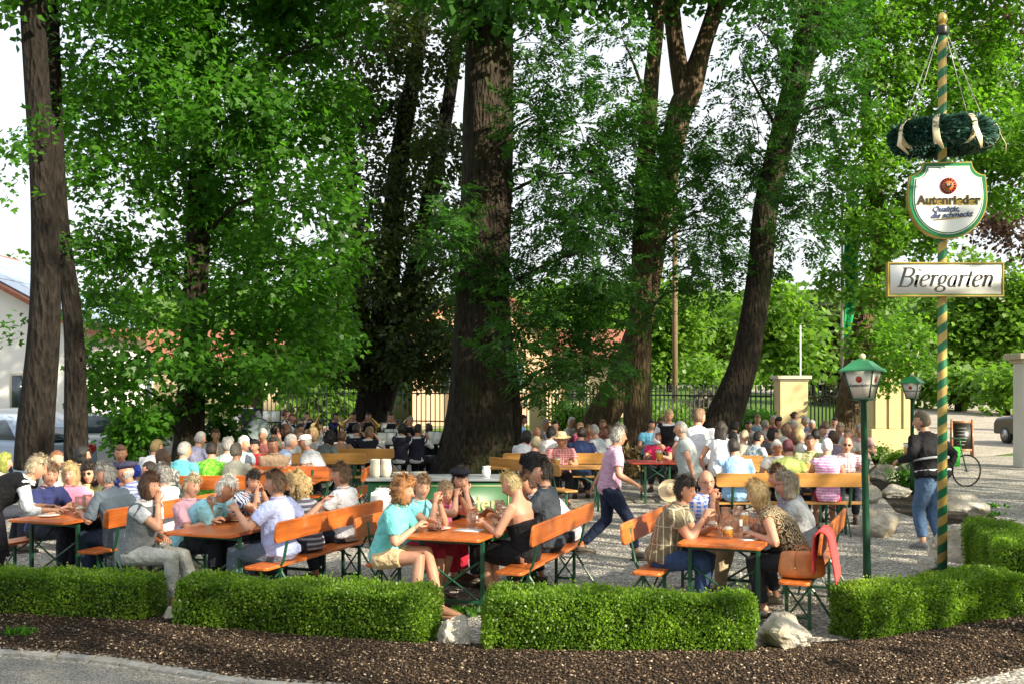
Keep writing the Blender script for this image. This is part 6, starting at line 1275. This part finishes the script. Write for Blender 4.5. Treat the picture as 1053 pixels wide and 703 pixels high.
# cars
def car(x,y,rz,colr,label,k=1.0,van=False,name='parked_car'):
    r=empty(name,(x,y,0),rz,label,'van' if van else 'car','parked cars'); paint=plain('car_paint%s'%(colr,),colr,.2,.05,1,0)
    L_=4.3*k; body=[(-L_/2,.35),(-L_/2,.75),(-L_/2+.15,.92),(-L_/2+1.0,1.0),(-L_/2+1.05,1.0),(L_/2-.55,1.02),(L_/2-.05,.95),(L_/2,.6),(L_/2,.35)]
    cab=[(-L_/2+.95,.99),(-L_/2+1.65,1.46),(-L_/2+2.2,1.53),(L_/2-1.2,1.52),(L_/2-.5,1.25),(L_/2-.18,1.0)] if not van else [(-L_/2+.6,.99),(-L_/2+1.2,1.8),(-L_/2+1.6,1.9),(L_/2-.3,1.9),(L_/2-.08,1.7),(L_/2-.05,1.0)]
    def lo(pr,ws,ins=.0): 
        rings=[]
        for t,wd in ws: rings.append([(px_*(1-ins*abs(t)),t*wd,pz) for px_,pz in pr])
        return rings
    q=MB(); q.loft([[(a*.985,-.80,b) for a,b in body],[(a,-.86,b*.995) for a,b in body],[(a,.86,b*.995) for a,b in body],[(a*.985,.80,b) for a,b in body]][0:0] or [[(a*.97,-.86,.3+(b-.3)*.94) for a,b in body],[(a,-.78,b) for a,b in body],[(a,.78,b) for a,b in body],[(a*.97,.86,.3+(b-.3)*.94) for a,b in body]]); link('body',q,paint,r,bevel=.05)
    q=MB(); 
    def wv(b): return .80-.26*max(0,(b-1.0))/.6*(.5 if van else 1)
    q.loft([[(a,-wv(b),b) for a,b in cab],[(a,-wv(b)+.06,b+.02) for a,b in cab],[(a,wv(b)-.06,b+.02) for a,b in cab],[(a,wv(b),b) for a,b in cab]]); link('roof',q,paint,r,bevel=.04)
    for s in (-1,1):
        cx_=sum(a for a,b in cab)/len(cab); 
        top=1.43 if not van else 1.72
        for (xa,xb,xc,xd) in (((cab[0][0]+.25,cab[1][0]+.12,cx_-.05,cx_-.05)),((cx_+.05,cx_+.05,cab[3][0]+.15,cab[-1][0]-.35))):
            q=MB(); P4=[(xa,1.04),(xd,1.04),(xc,top),(xb,top)]; q.add([(a,s*(wv(b)+.012),b) for a,b in P4]+[(a,s*(wv(b)-.02),b) for a,b in P4],[(0,1,2,3),(4,7,6,5),(0,4,5,1),(1,5,6,2),(2,6,7,3),(3,7,4,0)]); link('window',q,GLD,r)
    for (i,j,s) in ((0,1,-1),(len(cab)-1,len(cab)-2,1)):
        a,b=cab[i],cab[j]; q=MB(); p0=(a[0]+(b[0]-a[0])*.1,a[1]+(b[1]-a[1])*.1); p1=(a[0]+(b[0]-a[0])*.9,a[1]+(b[1]-a[1])*.9)
        q.add([(p0[0]+s*.03,-.66,p0[1]+.03),(p0[0]+s*.03,.66,p0[1]+.03),(p1[0]+s*.03,.52,p1[1]+.03),(p1[0]+s*.03,-.52,p1[1]+.03)],[(0,1,2,3)])
        o=link('windscreen' if s<0 else 'rear_window',q,GLD,r); sm=o.modifiers.new('t','SOLIDIFY'); sm.thickness=.02
    for x_ in (-L_/2+.8,L_/2-.8):
        for s in (-1,1):
            q=MB(); q.lathe([(0,-.1),(.28,-.1),(.32,-.06),(.32,.06),(.28,.1),(0,.1)],24,cap=False); w=link('wheel',q,TY,r,(x_,s*.78,.32)); w.rotation_euler=(PI/2,0,0); q=MB(); q.lathe([(0,-.115),(.19,-.108),(.2,.108),(0,.115)],16,cap=False); link('rim',q,SPK,w)
    for s in (-1,1):
        q=MB(); q.ell((L_/2-.03,s*.64,.82),(.07,.15,.10)); link('tail_light',q,plain('tail_lamp_red',(.45,.01,.01),.2,.1,3,0),r); q=MB(); q.ell((-L_/2+.05,s*.62,.76),(.1,.16,.09)); link('headlight',q,plain('headlamp',(.6,.62,.65),.1,.1,3,0),r)
    return r
car(X(12,24)-.3,24,-.5,(.28,.36,.5),'silver blue car parked behind the far left trunk'); car(X(112,26.5),26.5,.12,(.7,.71,.73),'white car parked right of the second dark trunk'); car(X(-25,27),28.5,-.3,(.65,.65,.63),'pale car at the left edge behind the silver blue one')
car(X(1080,39),39,math.radians(-82),(.03,.035,.05),'dark car with red tail lights partly behind the white column')
# unseen trees added behind and beside the viewer to shade the garden
def added_shadetree(x,y,h,rr,seed,label,low=3.0):
    R=np.random.default_rng(seed); bl=[(x+R.uniform(-.7,.7)*rr,y+R.uniform(-.7,.7)*rr,R.uniform(low,h),rr*.42,rr*.42,1.2) for _ in range(24)]
    tree('added_shade_tree',label,[[(x,y,0,.3),(x,y,h*.4,.22),(x+.2,y,h*.95,.05)]],BARK,bl,LM,'wide',.32,.44,seed,group='unseen trees added for shade')
SHADE=[(-1.6,-12.5,18,5.0,201,3.6,'behind the viewer to the left'),(4,-7.5,17,4.8,202,3.8,'just behind the viewer'),(7.6,-4,16.5,4.2,203,3.2,'right behind the viewer on the verge'),(14.6,5.6,17,4.6,204,3.0,'right of the front path'),(18.5,10.5,17,5.0,205,3.0,'right of the long box hedge'),(23,16,17,5.2,206,3.2,'right of the road, nearest the gate'),(23,-11,20,5.4,207,4,'farthest out on the verge to the right'),(26,5,20,5.6,208,5,'beyond the others on the far right'),(9,-13,20,5.4,209,5,'farthest behind the viewer')]
for x,y,h,rr,sd,lw,lb_ in SHADE: added_shadetree(x,y,h,rr,sd,'broad leafy unseen tree added for shade '+lb_,lw)
# ---------------------------------------------------------------- light, sky, camera
AZ=math.radians(128); EL=math.radians(27)   # azimuth clockwise from +Y of the sun
w=bpy.data.worlds.new('World'); S.world=w; w.use_nodes=True; nt=w.node_tree; nt.nodes.clear()
sky=nt.nodes.new('ShaderNodeTexSky'); sky.sky_type='NISHITA'; sky.sun_disc=False; sky.sun_elevation=EL; sky.sun_rotation=AZ; sky.air_density=1.0; sky.dust_density=4.0; sky.ozone_density=1.0
bg_=nt.nodes.new('ShaderNodeBackground'); bg_.inputs[1].default_value=.15; ow=nt.nodes.new('ShaderNodeOutputWorld'); tc=nt.nodes.new('ShaderNodeTexCoord'); mp=nt.nodes.new('ShaderNodeMapping'); mp.inputs['Scale'].default_value=(1,1,3.5); nt.links.new(tc.outputs['Generated'],mp.inputs[0]); cn=noi(nt,mp.outputs[0],2.2,6,.55); cf=ramp(nt,cn,[(.25,(.5,.5,.5)),(.6,(.97,.97,.97))]); nt.links.new(mix(nt,cf,sky.outputs[0],(3.0,3.1,3.2)),bg_.inputs[0]); nt.links.new(bg_.outputs[0],ow.inputs[0])
sl_=bpy.data.lights.new('sun','SUN'); sl_.energy=5.0; sl_.angle=math.radians(.6); sl_.color=(1,.88,.68); so=bpy.data.objects.new('sun',sl_); COL.objects.link(so)
sd=Vector((math.sin(AZ)*math.cos(EL),math.cos(AZ)*math.cos(EL),math.sin(EL))); so.rotation_euler=sd.to_track_quat('Z','Y').to_euler(); so.location=(20,-20,30)
cam=bpy.data.cameras.new('camera'); cam.sensor_width=36; cam.lens=F/1053*36; cam.shift_y=(HY-351.5)/1053; cam.clip_end=2000; co=bpy.data.objects.new('camera',cam); COL.objects.link(co); co.location=(0,0,CH); co.rotation_euler=(PI/2,0,0); S.camera=co
S.view_settings.view_transform='Standard'; S.view_settings.look='None'; S.view_settings.exposure=1.42; S.view_settings.gamma=1; S.view_settings.use_curve_mapping=False
